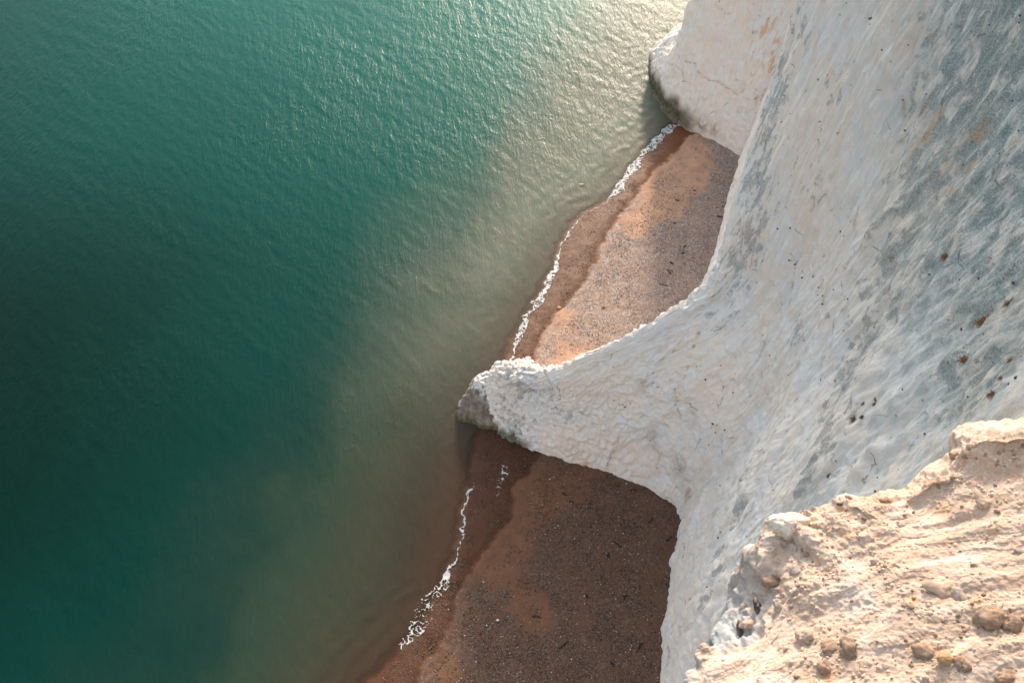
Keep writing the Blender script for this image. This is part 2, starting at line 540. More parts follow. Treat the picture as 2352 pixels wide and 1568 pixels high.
# low berm where the last high wave stopped
Z = Z + np.where(sd > 0, 0.07 * np.exp(-((wl - 0.25) / 0.35) ** 2), 0) + np.where(np.abs(sd) < 60, 0.03 * fbm(X * 0.7, Y * 0.7, 4.4, 4), 0)
sandv = 0.32 + 0.35 * fbm(X * 0.16, Y * 0.12, 7.0, 4)
for (u, v, r, a) in [(1575, 375, 2.0, .6), (1535, 430, 2.3, .8), (1520, 490, 1.8, .7), (1455, 530, 1.6, .7), (1560, 340, 1.5, .4),
                     (1300, 735, 1.5, .55), (1335, 830, 1.4, .5), (1600, 560, 3.2, -.6), (1450, 650, 3.6, -.7), (1410, 590, 1.5, -.4), (1380, 760, 2.0, -.4),
                     (1240, 1140, 1.7, .6), (1185, 1200, 1.7, .6), (1130, 1290, 1.2, .5), (1090, 1420, 1.0, .5), (1040, 1540, 1.2, .5),
                     (1225, 1410, 1.5, .7), (1300, 1150, 2.2, .3), (1420, 1330, 3.0, -.5), (1300, 1300, 2.2, -.5), (1160, 1520, 2.0, -.4), (1440, 1500, 2.5, -.3)]:
    cx, cy = at(u, v)
    sandv = sandv + a * np.exp(-((X - cx) ** 2 + ((Y - cy) * 0.8) ** 2) / (r * r))
wet = sstep(0.22, -0.22, wl)
film = sstep(0.1, -1.1, wl) * sstep(-0.6, 0.4, sd + 1.0)
beach = mesh_obj('beach', np.stack([X, Y, Z], -1).reshape(-1, 3), grid_faces(len(by), len(bx)), M_BEACH)
fattr(beach, 'sand', sandv); fattr(beach, 'wet', wet); fattr(beach, 'shade_tint', sstep(41.5, 37.5, Y)); fattr(beach, 'film', film)
tag(beach, 'orange brown sand and grey shingle beach below the chalk cliff', kind='structure')

# ------------------------------------------------------------------ sea
sx = axis(-62, 28, 0.19, -6000, 6000, 1.3)
sy = axis(19, 104, 0.19, -3000, 8000, 1.3)
X, Y = np.meshgrid(sx, sy)
sd, Zb = shore_height(X, Y)
Z = np.zeros_like(X)
main = math.radians(40)            # direction the ripples travel
calm = 0.55 + 0.45 * sstep(15, 75, Y) + 0.35 * perlin(X * 0.06, Y * 0.06, 5.0)
edge = sstep(0.0, 6.0, -sd)
rs = np.random.default_rng(5)
for k in range(46):
    lam = 0.62 * 1.052 ** k
    if lam > 7: break
    th = main + rs.normal() * (0.5 if lam < 2.5 else 0.35)
    kx, ky = math.cos(th) * 2 * math.pi / lam, math.sin(th) * 2 * math.pi / lam
    ph = rs.uniform(0, 6.28)
    wob = 0.8 * perlin(X / (lam * 6), Y / (lam * 6), k * 3.3)
    amp = lam * 0.0018 * (1.5 if lam < 1.5 else 0.8 if lam < 2.4 else 0.28)
    grp = 0.6 + 0.9 * perlin(X / (lam * 4.0), Y / (lam * 4.0), k * 7.7 + 2)
    Z += amp * np.clip(grp, 0, 2) * np.sin(kx * X + ky * Y + ph + wob * 2)
far = sstep(260, 120, np.abs(X)) * sstep(500, 160, np.abs(Y))
Z = Z * calm * (0.25 + 0.75 * edge) * far
# small swell lines running onto the beach and round the headland
Z += 0.018 * np.sin(sd * 5.2 + 2.5 * perlin(X * 0.5, Y * 0.5, 9)) * np.exp(-np.abs(sd + 2.5) / 2.2) * far
hd = np.hypot(X - 13.6, Y - 77.5)
Z += 0.02 * np.sin(hd * 5.5 + 1.5 * perlin(X * .6, Y * .6, 2)) * np.exp(-hd / 4.5)
off = polydist(X, Y, SILT) * -1.0
off = np.where(off < 0, off * 12.0 / (np.abs(off) + np.maximum(-sd, 0.05)), off)
cover = sstep(0.00, 0.07, -Zb) * 0.985
near = sstep(0.30, 0.03, -Zb) * 0.5
sea = mesh_obj('sea', np.stack([X, Y, Z], -1).reshape(-1, 3), grid_faces(len(sy), len(sx)), M_SEA)
fattr(sea, 'off', off); fattr(sea, 'cover', cover); fattr(sea, 'ripple', np.clip(calm * edge * (0.9 + 0.8 * perlin(X * .09, Y * .09, 14)), 0, 1.4)); fattr(sea, 'lit_silt', sstep(32, 66, Y + 3 * perlin(X * .2, Y * .2, 9)) * .95); fattr(sea, 'glow_tint', sstep(26, 108, Y + 0.22 * X + 5 * perlin(X * .05, Y * .05, 4)) ** 1.0 * (0.6 * sstep(-75, -20, X) + .4)); fattr(sea, 'near', near)
tag(sea, 'teal green sea turning silty grey brown towards the beach', kind='structure')

# ------------------------------------------------------------------ main cliff with its spur
ZR = [-3, 0, 4, 9, 15, 23, 33, 45, 62]
ST = [
 # near end, behind and below the ledge
 [(-4, -60), (-3, -60), (-2, -60), (-1, -60), (0, -60), (1, -60), (3, -60), (6, -60)],
 [(-2, -8), (-1, -8), (-.5, -8), (0, -8), (1, -8), (2, -8), (4, -8), (8, -8)],
 [(3, 8), (3.4, 8), (3.8, 8), (4.2, 7.8), (4.8, 7), (5.4, 6), (6.4, 4.0), (10, 2)],
 [(6.5, 14), (6.9, 14), (7.4, 13.6), (7.9, 13), (8.6, 12), (9.3, 11), (9.6, 9.3), (13, 6)],
 [(8.6, 19.5), (9.2, 19.3), (9.8, 19), (10.5, 18.4), (11.3, 17.4), (12.3, 15.8), (13.2, 13.5), (16, 10)],
 [(9.5, 25), (10.0, 24.7), (10.7, 24.1), (11.5, 23.2), (12.6, 22), (14.0, 20.2), (15.8, 18), (19, 15)],
 [(10.9, 29.4), (11.3, 29), (12.0, 28.3), (12.8, 27.4), (14, 26.2), (15.6, 24.5), (17.6, 22.5), (21, 20)],
 [(11.3, 31.2), (12.0, 31.0), (12.8, 30.6), (13.6, 30), (14.8, 29), (16.5, 27.6), (18.6, 26), (22, 24)],
 [(10.4, 32.8), (11.3, 32.8), (12.4, 32.6), (13.6, 32.1), (15.2, 31.3), (17.2, 30.2), (19.4, 29), (23, 27.5)],
 [(6.8, 34.9), (8.0, 35.2), (10.3, 34.9), (13.2, 34.3), (15.6, 33.4), (17.8, 32.6), (20.1, 31.6), (23.6, 30.5)],
 [(3.8, 36.2), (4.4, 36.8), (6.8, 36.5), (12.4, 36.2), (15.7, 35.3), (18.2, 34.8), (20.6, 34), (24, 33)],
 [(0.7, 37.5), (1.2, 38.6), (4.0, 36.9), (11.8, 37.6), (15.7, 37.0), (18.4, 36.5), (21, 36), (24.4, 35)],
 [(-1.1, 38.9), (-0.7, 40.3), (2.9, 37.4), (11.2, 38.3), (15.6, 38.4), (18.5, 38.1), (21.2, 37.6), (24.7, 37)],
 [(-1.5, 42.3), (-0.7, 41.9), (3.2, 38.0), (11.2, 38.9), (15.6, 39.9), (18.6, 39.8), (21.4, 39.4), (25, 39)],
 [(1.3, 44.0), (1.7, 42.5), (5.0, 37.5), (11.5, 39.6), (15.7, 41.5), (18.7, 41.6), (21.6, 41.4), (25.3, 41)],
 [(5.5, 42.3), (5.8, 40.3), (8.0, 38.6), (12.0, 40.7), (15.9, 43.3), (18.8, 43.6), (21.8, 43.6), (25.6, 43.5)],
 [(8.8, 43.4), (9.2, 42.4), (10.5, 41.2), (12.8, 42.7), (16.2, 45.5), (19.0, 46), (22.1, 46.2), (26, 46.5)],
 [(12.2, 47.0), (12.5, 46.2), (13.0, 45.1), (14.3, 46.2), (16.8, 48.2), (19.4, 48.8), (22.5, 49.2), (26.5, 50)],
 [(14.8, 51.8), (15.1, 51.2), (15.6, 50.8), (16.5, 50.9), (18.1, 51.5), (20.2, 52.2), (23.2, 53), (27.2, 54)],
 [(16.9, 56.8), (17.0, 56.1), (17.4, 55.7), (18.1, 55.6), (19.3, 56), (21.2, 56.6), (24.2, 57.4), (28.2, 58.5)],
 [(18.7, 61.8), (18.7, 60.9), (18.9, 60.4), (19.5, 60.2), (20.6, 60.5), (22.3, 61.1), (25.3, 62), (29.5, 63)],
 [(20.6, 66.2), (20.6, 65.2), (20.9, 64.7), (21.5, 64.4), (22.6, 64.6), (24.3, 65.2), (27.2, 66), (32, 67)],
 [(25.0, 69.0), (25.0, 68.2), (25.3, 67.8), (26.0, 67.4), (27.2, 67.4), (29, 68), (32, 69), (38, 69)],
 [(36, 72), (36, 71.5), (36.4, 71), (37, 70.6), (38.2, 70.5), (40, 71), (44, 71), (52, 70)],
]
C = np.zeros((len(ZR) + 1, len(ST), 3))
for j, st in enumerate(ST):
    lean = 1.0 if j < 6 else 0.8 if j == 6 else 0.6 if j == 7 else 0.42
    st = st[:4] + [(st[3][0] + (p_[0] - st[3][0]) * lean, p_[1]) for p_ in st[4:]]
    dy_ = {14: .8, 15: 1.9, 16: 2.0, 17: 1.7, 18: 1.0, 19: .3}.get(j, 0)
    st = [(p_[0], p_[1] - dy_ * (1, 1, 1, .8, .4, 0, 0, 0)[k_]) for k_, p_ in enumerate(st)]
    pts = [st[0]] + st
    for k in range(len(ZR)):
        C[k, j] = (*pts[k], ZR[k])
    if j == 0: pass
    C[0, j, :2] = st[0]
    C[len(ZR), j] = (st[-1][0] + 160, st[-1][1], 64)
ts = []
dens = {0: 4, 1: 10, 2: 30, 3: 50, 22: 40}
for j in range(len(ST) - 1):
    n = dens.get(j, 62)
    ts += list(j + np.arange(n) / n)
ts = np.array(ts + [len(ST) - 1.0])
tr = []
rd = [6, 44, 62, 72, 84, 84, 60, 24, 4]
for k in range(len(ZR)):
    tr += list(k + np.arange(rd[k]) / rd[k])
tr = np.array(tr + [float(len(ZR))])
P = loft(C, ts, tr)
mid_row = int(np.searchsorted(tr, 4.0))
seg = np.linalg.norm(np.diff(P[mid_row], axis=0), axis=1)
seg = np.maximum(seg, 0.045)
S1 = np.concatenate([[0], np.cumsum(seg)])
Sg = np.broadcast_to(S1[None, :], P.shape[:2])
N = -grid_normals(P) if True else None
# make normals point outwards (towards the sea, -x, or up)
if N[mid_row, len(ts) // 3, 0] > 0: N = -N
x, y, z = P[..., 0], P[..., 1], P[..., 2]
spur = np.exp(-((x - 0.5) / 4.2) ** 2 - ((y - 41) / 4.5) ** 2) * (z < 12)
vis = sstep(64, 58, z)
d = 0.50 * perlin(Sg * 0.17, z * 0.07, 1.0) + 0.19 * ridged(Sg * 0.33 + 0.5 * perlin(x * .3, y * .3, z * .12), z * 0.035, 4.0, 4) - 0.1
d += 0.13 * fbm(Sg * 1.2 + 0.4 * perlin(x, y, z * .4), z * 0.13, 9.0, 3)
hi_ = sstep(26, 12, z)
d += (0.05 + 0.06 * hi_) * fbm(x * 0.8, y * 0.8, z * 0.8, 5, 0.58)
d += 0.05 * (1 - 2.4 * np.abs(perlin(Sg * 2.2 + 5, z * 0.7, 3.0))) + 0.022 * (1 - 2.4 * np.abs(perlin(x * 3.1, y * 3.1, z * 1.6)))
slab = perlin(x * 0.45 + 3, y * 0.45, z * 0.30)
d += 0.09 * hi_ * (np.round(slab * 4 + 0.5 * perlin(x * 2, y * 2, z * 2)) / 4 - slab) * 0.9
lump = 1 - np.abs(perlin(x * 1.7, y * 1.7, z * 1.7)) * 2.4
lump2 = 1 - np.abs(perlin(x * 4.1, y * 4.1, z * 4.1)) * 2.4
d += spur * (0.34 * lump + 0.17 * lump2 + 0.12 * fbm(x * 3, y * 3, z * 3, 3) - 0.18)
calmz = sstep(-1.0, 3.0, z) * 0.55 + 0.45
crest = np.exp(-((x - 7) / 7.0) ** 2 - ((y - 39.5) / 4.0) ** 2) * (z < 18)
d += crest * (1 - spur) * (0.24 * (1 - 2.4 * np.abs(perlin(x * 1.4, y * 1.4, z * 1.4))) + 0.13 * (1 - 2.4 * np.abs(perlin(x * 3.4, y * 3.4, z * 3.4))))
d *= (1 - 0.2 * crest * (1 - spur)) * calmz * vis
P = P + N * d[..., None]
x, y, z = P[..., 0], P[..., 1], P[..., 2]
cliff = mesh_obj('chalk_cliff', P.reshape(-1, 3), grid_faces(len(tr), len(ts)), M_CHALK)
tag(cliff, 'tall white chalk cliff with grey weathered streaks and a low spur running into the sea', kind='structure')
CP = P.reshape(-1, 3)
CN = N.reshape(-1, 3)

def finder(V, zlo=-1):
    pu, pv, dep = pix(V)
    inside = (pu > -200) & (pu < 2560) & (pv > -200) & (pv < 1780) & (V[:, 2] > zlo) & (dep > 0.3)
    idx = np.nonzero(inside)[0]
    pu, pv, dep = pu[idx], pv[idx], dep[idx]
    def find(u, v, rad=7.0):
        r = np.hypot(pu - u, pv - v)
        m = r < rad
        while not m.any():
            rad *= 1.6
            m = r < rad
        c = np.nonzero(m)[0]
        dmin = dep[c].min()
        c = c[dep[c] < dmin * 1.03 + 0.15]
        return idx[c[np.argmin(r[c])]]
    return find
find_cliff = finder(CP)

def blobs(V, find, items, base=0.0):
    a = np.full(len(V), base)
    for (u, v, r, s) in items:
        p = V[find(u, v)]
        q = V - p
        a = np.maximum(a, s * np.exp(-(q[:, 0] ** 2 + q[:, 1] ** 2 + (q[:, 2] * 0.6) ** 2) / (r * r)))
    return a

def trace(V, find, px, n=14):
    W = [V[find(*p)] for p in px]
    return smooth_poly(W, n)

def near_line(V, line, r):
    a = np.zeros(len(V))
    lo, hi = line.min(0) - r * 3, line.max(0) + r * 3
    idx = np.nonzero(((V > lo) & (V < hi)).all(1))[0]
    if len(idx) == 0: return a
    d2 = np.full(len(idx), 1e9)
    for q in line:
        d2 = np.minimum(d2, ((V[idx] - q) ** 2).sum(1))
    a[idx] = np.exp(-d2 / (r * r))
    return a
q6 = lambda L: [(p[0] * .3662 + 1550.4, p[1] * .3662 + 516.8) for p in L]
q2 = lambda L: [(p[0] * .293 + 976, p[1] * .293 + 746.5) for p in L]
qq4 = lambda L: [(p[0] * .3776 + 1493.0, p[1] * .3776 + 976.0) for p in L]
for L, r_, h_ in [(qq4([(820, 0), (690, 330), (560, 640), (430, 980), (300, 1240)]), .40, .28), (qq4([(480, 190), (390, 330), (280, 560), (180, 760), (95, 900)]), .30, .26),
               (qq4([(370, 620), (260, 780), (160, 980)]), .2, .16), (qq4([(1390, 140), (1240, 320), (1130, 470)]), .4, .25), (qq4([(1200, 60), (1000, 300), (860, 500)]), .5, .22),
               (q6([(1180, 0), (1050, 330), (940, 620), (820, 900), (720, 1120)]), .45, .24), (q6([(720, 0), (620, 350), (560, 690)]), .4, .16), (q6([(330, 100), (280, 330), (140, 690), (60, 980)]), .4, .2),
               (q6([(1830, 100), (1700, 330), (1400, 700), (1150, 1080)]), .5, .28), (q6([(2160, 690), (1900, 830), (1600, 1010), (1330, 1200)]), .6, .35), ([(1905, 40), (1880, 150), (1840, 280), (1790, 420)], .5, .2),
               ([(2080, 0), (2040, 160), (1960, 330), (1880, 520)], .5, .2), ([(2170, 150), (2080, 370), (1990, 560)], .5, .22)]:
    w_ = near_line(CP, trace(CP, find_cliff, L, 24), r_)
    CP += CN * (w_ * h_ * (0.8 + 0.5 * perlin(CP[:, 0], CP[:, 1], CP[:, 2])))[:, None]
crack = np.zeros(len(CP))
for L in [q2([(1940, 450), (1955, 520), (1965, 620), (1990, 690), (2010, 750)]), q6([(560, 690), (565, 740), (535, 800), (510, 870), (490, 940)]),
          q6([(145, 680), (125, 760), (80, 900), (60, 960)]), q2([(870, 250), (930, 370), (975, 450), (1010, 530)]),
          q2([(1030, 600), (1090, 640), (1150, 720), (1220, 830), (1370, 920)]), q2([(2160, 60), (2110, 170), (2070, 320)]), q6([(720, 180), (770, 250), (740, 330), (735, 400)])]:
    crack = np.maximum(crack, near_line(CP, trace(CP, find_cliff, L, 30), 0.05))
cm = crack > 0.05
CP[cm] -= CN[cm] * (crack[cm] * 0.12)[:, None]
cliff.data.vertices.foreach_set('co', CP.astype(np.float32).ravel())
cliff.data.update()
fattr(cliff, 'crack', crack)
grey = blobs(CP, find_cliff, [
    (1790, 150, 2.6, .8), (1750, 330, 2.6, .85), (1730, 480, 2.6, .85), (1700, 600, 2.2, .8), (1680, 700, 1.8, .7), (1830, 60, 3, .7),
    (2230, 60, 4, .8), (2180, 260, 3.5, .9), (2110, 420, 3.2, .95), (2060, 560, 2.8, .95), (2020, 700, 2.5, .9), (1980, 800, 2.2, .95), (1930, 900, 2, .9),
    (1900, 1010, 1.8, .95), (1860, 1100, 1.6, .95), (2250, 330, 3, .9), (2300, 150, 3, .9), (2200, 500, 3, .9), (2300, 600, 3, .8),
    (1830, 770, 1.6, .75), (1810, 690, 1.3, .6), (1720, 900, 1.2, .55), (1690, 1180, 1.3, .95), (1730, 1060, 1.2, .8), (1650, 1300, 1.2, .85), (1560, 1100, 1.2, .55),
    (2260, 860, 1.8, .95), (2180, 900, 1.6, .9), (2330, 820, 2.0, .95), (1640, 760, 1.1, .55), (1230, 900, 1.6, .9), (1190, 880, 1.5, .9), (1300, 950, 1.2, .7), (1440, 880, 1.2, .5),
    (1540, 1500, 1.2, .6), (1600, 1450, 1.2, .7), (1920, 200, 2, .65), (1880, 420, 1.8, .6), (1770, 240, 2.2, 1.), (1740, 400, 2.2, 1.), (1715, 540, 2.2, 1.), (1650, 1270, 1.0, 1.1), (1620, 1380, .9, 1.), (1700, 1150, 1.0, 1.1)], 0.29)
teal = blobs(CP, find_cliff, [(2330, 60, 5, 1.), (2330, 260, 5, 1.), (2340, 450, 5, 1.), (2330, 620, 4, 1.), (2270, 520, 4.2, 1.), (2230, 300, 3.5, .8), (2200, 640, 3, .75), (2260, 700, 2.0, .55),
    (2220, 150, 2.5, .5), (2300, 850, 2.2, .8), (2200, 920, 1.5, .6), (2230, 400, 2.2, .6), (1870, 1120, 1.5, .4), (2150, 720, 2, .4)])
warm = blobs(CP, find_cliff, [(1400, 1030, 1.9, .75), (1300, 1020, 1.6, .7), (1500, 1060, 1.9, .8), (1560, 950, 1.8, .6), (1640, 880, 2, .6), (1620, 1080, 1.6, .6),
    (1480, 960, 1.5, .4), (1720, 780, 2.2, .5), (1600, 1350, 1.6, .6), (1560, 1440, 1.4, .6), (1850, 560, 2.5, .5), (1690, 1000, 1.8, .6), (1750, 880, 1.8, .5), (1860, 300, 3, .5), (1900, 150, 3, .5), (1300, 1040, 2.2, .9), (1450, 1080, 2, .9)], .28)
brown = blobs(CP, find_cliff, [(1560, 1070, .55, .9), (1500, 1010, .5, .6), (1480, 880, .4, .5), (1580, 1130, .5, .7), (1590, 960, .35, .8), (1180, 1010, .5, .7), (1345, 1070, .35, .6), (1640, 1180, .4, .6), (1700, 1290, .5, .5)])
orange = blobs(CP, find_cliff, [(2200, 370, 1.0, .9), (2010, 560, .5, .5), (1550, 900, .6, .8), (1340, 1075, .6, .7), (1770, 590, .3, .8), (2130, 290, .7, .6)])
algae = sstep(1.25, 0.3, CP[:, 2] + 0.5 * perlin(CP[:, 0] * 1.3, CP[:, 1] * 1.3, 3.0)) * sstep(1.8, 0.6, CP[:, 0]) * 0.9
fattr(cliff, 'grey', grey); fattr(cliff, 'teal', teal); fattr(cliff, 'warm', warm); fattr(cliff, 'brown', brown); fattr(cliff, 'orange', orange); fattr(cliff, 'algae', algae)
vattr(cliff, 'along', np.stack([Sg, P[..., 2], Sg * 0], -1).reshape(-1, 3))

# ------------------------------------------------------------------ headland beyond the upper beach
ZR2 = [-3, 0, 3, 8, 15, 24, 36, 48]
ST2 = [
 [(36, 69), (36, 69.5), (36.5, 71), (37.5, 72.5), (39, 75), (40, 78), (42, 80)],
 [(27, 66.2), (27.3, 66.7), (28, 68), (29.2, 69.5), (31, 71.5), (33, 74), (36, 76)],
 [(21.5, 66.8), (21.9, 67.4), (22.9, 68.8), (24.6, 70.4), (26.8, 72.5), (29, 75), (32, 78)],
 [(18.0, 69.7), (18.4, 70.2), (19.4, 71.6), (21.2, 73.2), (23.8, 75.2), (26.5, 77.5), (30, 80)],
 [(15.3, 72.0), (15.8, 72.5), (16.8, 73.8), (18.6, 75.5), (21.4, 77.5), (24.5, 79.5), (28.5, 82)],
 [(13.6, 74.9), (14.0, 75.1), (15.0, 76.2), (16.8, 77.8), (19.7, 79.6), (23, 81.6), (27.5, 84)],
 [(12.9, 78.3), (13.5, 78.3), (17.3, 78.6), (18.6, 80.2), (19.0, 81.8), (22.5, 83.6), (27, 86)],
 [(13.9, 82.0), (14.7, 81.4), (19.2, 81.4), (20.6, 82.4), (22, 84), (23, 85.8), (27.5, 88)],
 [(18.0, 87.5), (20.0, 86.8), (22.4, 86.8), (23.4, 87.3), (24.4, 88), (25, 89.5), (29.5, 92)],
 [(25, 95), (25.2, 94), (26, 93.6), (27, 93.4), (28.6, 94), (31, 95), (35, 97)],
 [(44, 118), (44, 117), (45, 116), (46, 115), (48, 115), (52, 115), (58, 115)],
 [(70, 420), (70, 420), (71, 420), (72, 420), (74, 420), (76, 420), (80, 420)],
]
C2 = np.zeros((len(ZR2) + 1, len(ST2), 3))
for j, st in enumerate(ST2):
    pts = [st[0]] + st
    for k in range(len(ZR2)):
        C2[k, j] = (*pts[k], ZR2[k])
    C2[len(ZR2), j] = (st[-1][0] + 150, st[-1][1] + 10, 50)
ts2 = []
for j in range(len(ST2) - 1):
    n = {0: 20, 9: 20, 10: 6}.get(j, 46)
    ts2 += list(j + np.arange(n) / n)
ts2 = np.array(ts2 + [len(ST2) - 1.0])
tr2 = []
for k, n in enumerate([5, 34, 44, 50, 50, 30, 14, 3]):
    tr2 += list(k + np.arange(n) / n)
tr2 = np.array(tr2 + [float(len(ZR2))])
P = loft(C2, ts2, tr2)
S1 = np.concatenate([[0], np.cumsum(np.linalg.norm(np.diff(P[60], axis=0), axis=1))])
Sg = np.broadcast_to(S1[None, :], P.shape[:2])
N = grid_normals(P)
if N[60, len(ts2) // 3, 1] > 0: N = -N
x, y, z = P[..., 0], P[..., 1], P[..., 2]
d = 0.35 * perlin(Sg * 0.2, z * 0.1, 21.0) + 0.12 * fbm(Sg * 0.9, z * 0.25, 29.0, 3) + 0.13 * fbm(x * 0.8, y * 0.8, z * 0.8 + 50, 5, 0.55)
rim = np.exp(-((x - 14) / 4) ** 2 - ((y - 80) / 5) ** 2)
d += rim * 0.18 * (1 - np.abs(perlin(x * 1.6, y * 1.6, z * 1.6)) * 2.4)
d -= 0.35 * np.exp(-((z - 0.5) / 0.7) ** 2) * sstep(19, 15, x)
P = P + N * d[..., None]
head = mesh_obj('chalk_headland', P.reshape(-1, 3), grid_faces(len(tr2), len(ts2)), M_CHALK)
tag(head, 'cream chalk headland with dark algae at its foot beyond the upper beach', kind='structure')
HP = P.reshape(-1, 3)
find_head = finder(HP)
z0 = np.zeros(len(HP))
q1 = lambda L: [(p[0] * .3296 + 1378, p[1] * .3296) for p in L]
crack = np.zeros(len(HP))
for L, r in [(q1([(550, 395), (600, 430), (660, 450), (700, 520), (740, 555), (850, 590), (900, 620), (950, 660), (1050, 710)]), .055), (q1([(1050, 710), (1080, 690), (1130, 670)]), .05),
             (q1([(800, 50), (850, 75), (900, 100)]), .045), (q1([(950, 560), (1000, 590), (1090, 635)]), .045)]:
    crack = np.maximum(crack, near_line(HP, trace(HP, find_head, L, 24), r))
cm = crack > 0.05
HP[cm] -= N.reshape(-1, 3)[cm] * (crack[cm] * 0.15)[:, None]
head.data.vertices.foreach_set('co', HP.astype(np.float32).ravel())
head.data.update()
fattr(head, 'crack', crack)
fattr(head, 'grey', blobs(HP, find_head, [(1500, 150, 2, .7), (1520, 100, 2, .6), (1700, 60, 3, .3)])); fattr(head, 'teal', z0)
fattr(head, 'warm', blobs(HP, find_head, [(1600, 200, 4, .75), (1660, 280, 4, .7), (1560, 240, 2.5, .8), (1680, 120, 4, .5), (1720, 200, 4, .8)], .6))
fattr(head, 'brown', blobs(HP, find_head, [(1580, 288, .8, 1.), (1610, 292, .7, .9), (1640, 297, .5, .7)]))
fattr(head, 'orange', blobs(HP, find_head, [(1760, 140, 2.0, 1.), (1765, 70, 1.6, .8), (1768, 220, 1.6, .9), (1750, 180, 1.5, .8)]))
alg = sstep(2.7, 1.5, HP[:, 2] + 0.6 * perlin(HP[:, 0] * 1.1, HP[:, 1] * 1.1, 3.0)) * sstep(17.2, 15.2, HP[:, 0])
fattr(head, 'algae', alg)
vattr(head, 'along', np.stack([Sg + 200, P[..., 2], Sg * 0], -1).reshape(-1, 3))

# ------------------------------------------------------------------ cliff top ledge near the camera
q4 = lambda x, y: (x * 0.3776 + 1493.0, y * 0.3776 + 976.0)
LC = [  # outer rim (x, y, z), lit edge (x, y, z), measured on an enlargement of the lower right quarter
 ((150, 1900, 49.6), (190, 1900, 50.0)), ((200, 1700, 49.7), (235, 1700, 50.0)), ((225, 1560, 49.8), (255, 1560, 50.0)), ((225, 1500, 49.8), (262, 1500, 50.0)), ((285, 1385, 49.8), (315, 1400, 50.0)), ((345, 1345, 49.8), (370, 1375, 50.0)),
 ((400, 1330, 48.9), (470, 1400, 50.0)), ((430, 1230, 48.6), (600, 1350, 50.0)), ((448, 1150, 48.5), (690, 1270, 50.0)), ((500, 1040, 48.5), (750, 1150, 50.0)),
 ((560, 880, 48.8), (800, 1030, 50.0)), ((600, 810, 49.1), (780, 900, 50.0)), ((655, 785, 49.4), (830, 800, 50.0)), ((690, 705, 49.6), (880, 720, 50.0)),
 ((740, 600, 49.7), (800, 590, 50.05)), ((790, 545, 49.8), (830, 560, 50.1)), ((870, 560, 49.8), (900, 590, 50.0)), ((950, 580, 49.7), (970, 600, 50.1)),
 ((1030, 530, 49.6), (1045, 545, 50.2)), ((1110, 495, 49.6), (1120, 510, 50.2)), ((1200, 445, 49.6), (1210, 460, 50.3)), ((1300, 458, 49.6), (1310, 475, 50.3)),
 ((1400, 428, 49.6), (1410, 445, 50.3)), ((1500, 425, 49.6), (1515, 440, 50.3)), ((1560, 375, 49.6), (1580, 395, 50.4)), ((1650, 290, 49.6), (1670, 315, 50.5)), ((1765, 240, 49.6), (1790, 265, 50.6)),
 ((1830, 190, 49.6), (1850, 215, 50.6)), ((1855, 110, 49.6), (1890, 130, 50.7)), ((1950, 45, 49.6), (1980, 70, 50.8)), ((2100, 15, 49.6), (2120, 45, 50.9)), ((2280, -5, 49.6), (2300, 25, 51.0)),
 ((2550, -60, 49.6), (2570, -30, 51.1)), ((3000, -200, 49.6), (3020, -160, 51.2)), ((3700, -420, 49.6), (3720, -380, 51.4))]
nL = len(LC)
rows = []
EE = np.array([(*at(*q4(e_[0], e_[1]), e_[2]), e_[2]) for _, e_ in LC])
ES = EE.copy()
for _ in range(7):
    ES[1:-1] = 0.25 * ES[:-2] + 0.5 * ES[1:-1] + 0.25 * ES[2:]
for j, (o_, e_) in enumerate(LC):
    ox, oy = at(*q4(o_[0], o_[1]), o_[2])
    ex, ey = at(*q4(e_[0], e_[1]), e_[2])
    q = j / (nL - 1)
    fu, fv = 1660 + 1500 * q ** 0.85, 1960 - 760 * q ** 1.4
    fz = 50.7 + 0.9 * q
    fx, fy = at(fu, fv, fz)
    col = [(ox + 5.0, oy - 1.0, 34.0), (ox + 2.4, oy - 0.6, 43.0), (ox + 0.75, oy - 0.12, o_[2] - 1.9), (ox, oy, o_[2]),
           (ex, ey, e_[2])]
    for k in (0.06, 0.2, 0.4, 0.62, 0.82, 1.0):
        b_ = min(1.0, k / 0.3)
        sx0, sy0, sz0 = EE[j] * (1 - b_) + ES[j] * b_
        col.append((sx0 + (fx - sx0) * k, sy0 + (fy - sy0) * k, sz0 + 0.07 + (fz - sz0 - 0.07) * k + 0.10 * math.sin(k * 3.1)))
    col.append((fx + 5, fy - 4, fz + 1.5))
    col.append((fx + 26, fy - 30, fz + 4))
    rows.append(col)
C3 = np.array(rows).transpose(1, 0, 2)
ts3 = np.linspace(0, nL - 1, 660)
tr3 = []
for k, n in enumerate([5, 14, 30, 46, 26, 50, 78, 78, 66, 50, 8, 4]):
    tr3 += list(k + np.arange(n) / n)
tr3 = np.array(tr3 + [12.0])
P = loft(C3, ts3, tr3)
N = grid_normals(P)
ir, ic = int(np.searchsorted(tr3, 7.0)), 330
if N[ir, ic, 2] < 0: N = -N
x, y, z = P[..., 0], P[..., 1], P[..., 2]
T3 = np.broadcast_to(tr3[:, None], x.shape)
ang = math.radians(-16)
xa, ya = x * math.cos(ang) - y * math.sin(ang), x * math.sin(ang) + y * math.cos(ang)
wy = ya + 0.25 * perlin(x * 0.9, y * 0.9, z)
lay = perlin(xa * 0.9, wy * 3.0, 2.0) * 0.6 + perlin(xa * 1.6, wy * 7.0, 6.0) * 0.35
step = np.floor(lay * 5 + 0.4 * perlin(x * 5, y * 5, z * 5)) / 5
d = 0.07 * fbm(x * 0.8, y * 0.8, z * 0.8, 2) + 0.05 * lay + 0.035 * step
d += 0.016 * fbm(x * 3.4, y * 3.4, z * 3.4, 5, 0.6)
rough = np.clip(0.15 + 1.2 * perlin(x * 1.3, y * 1.3, z + 8), 0, 1)
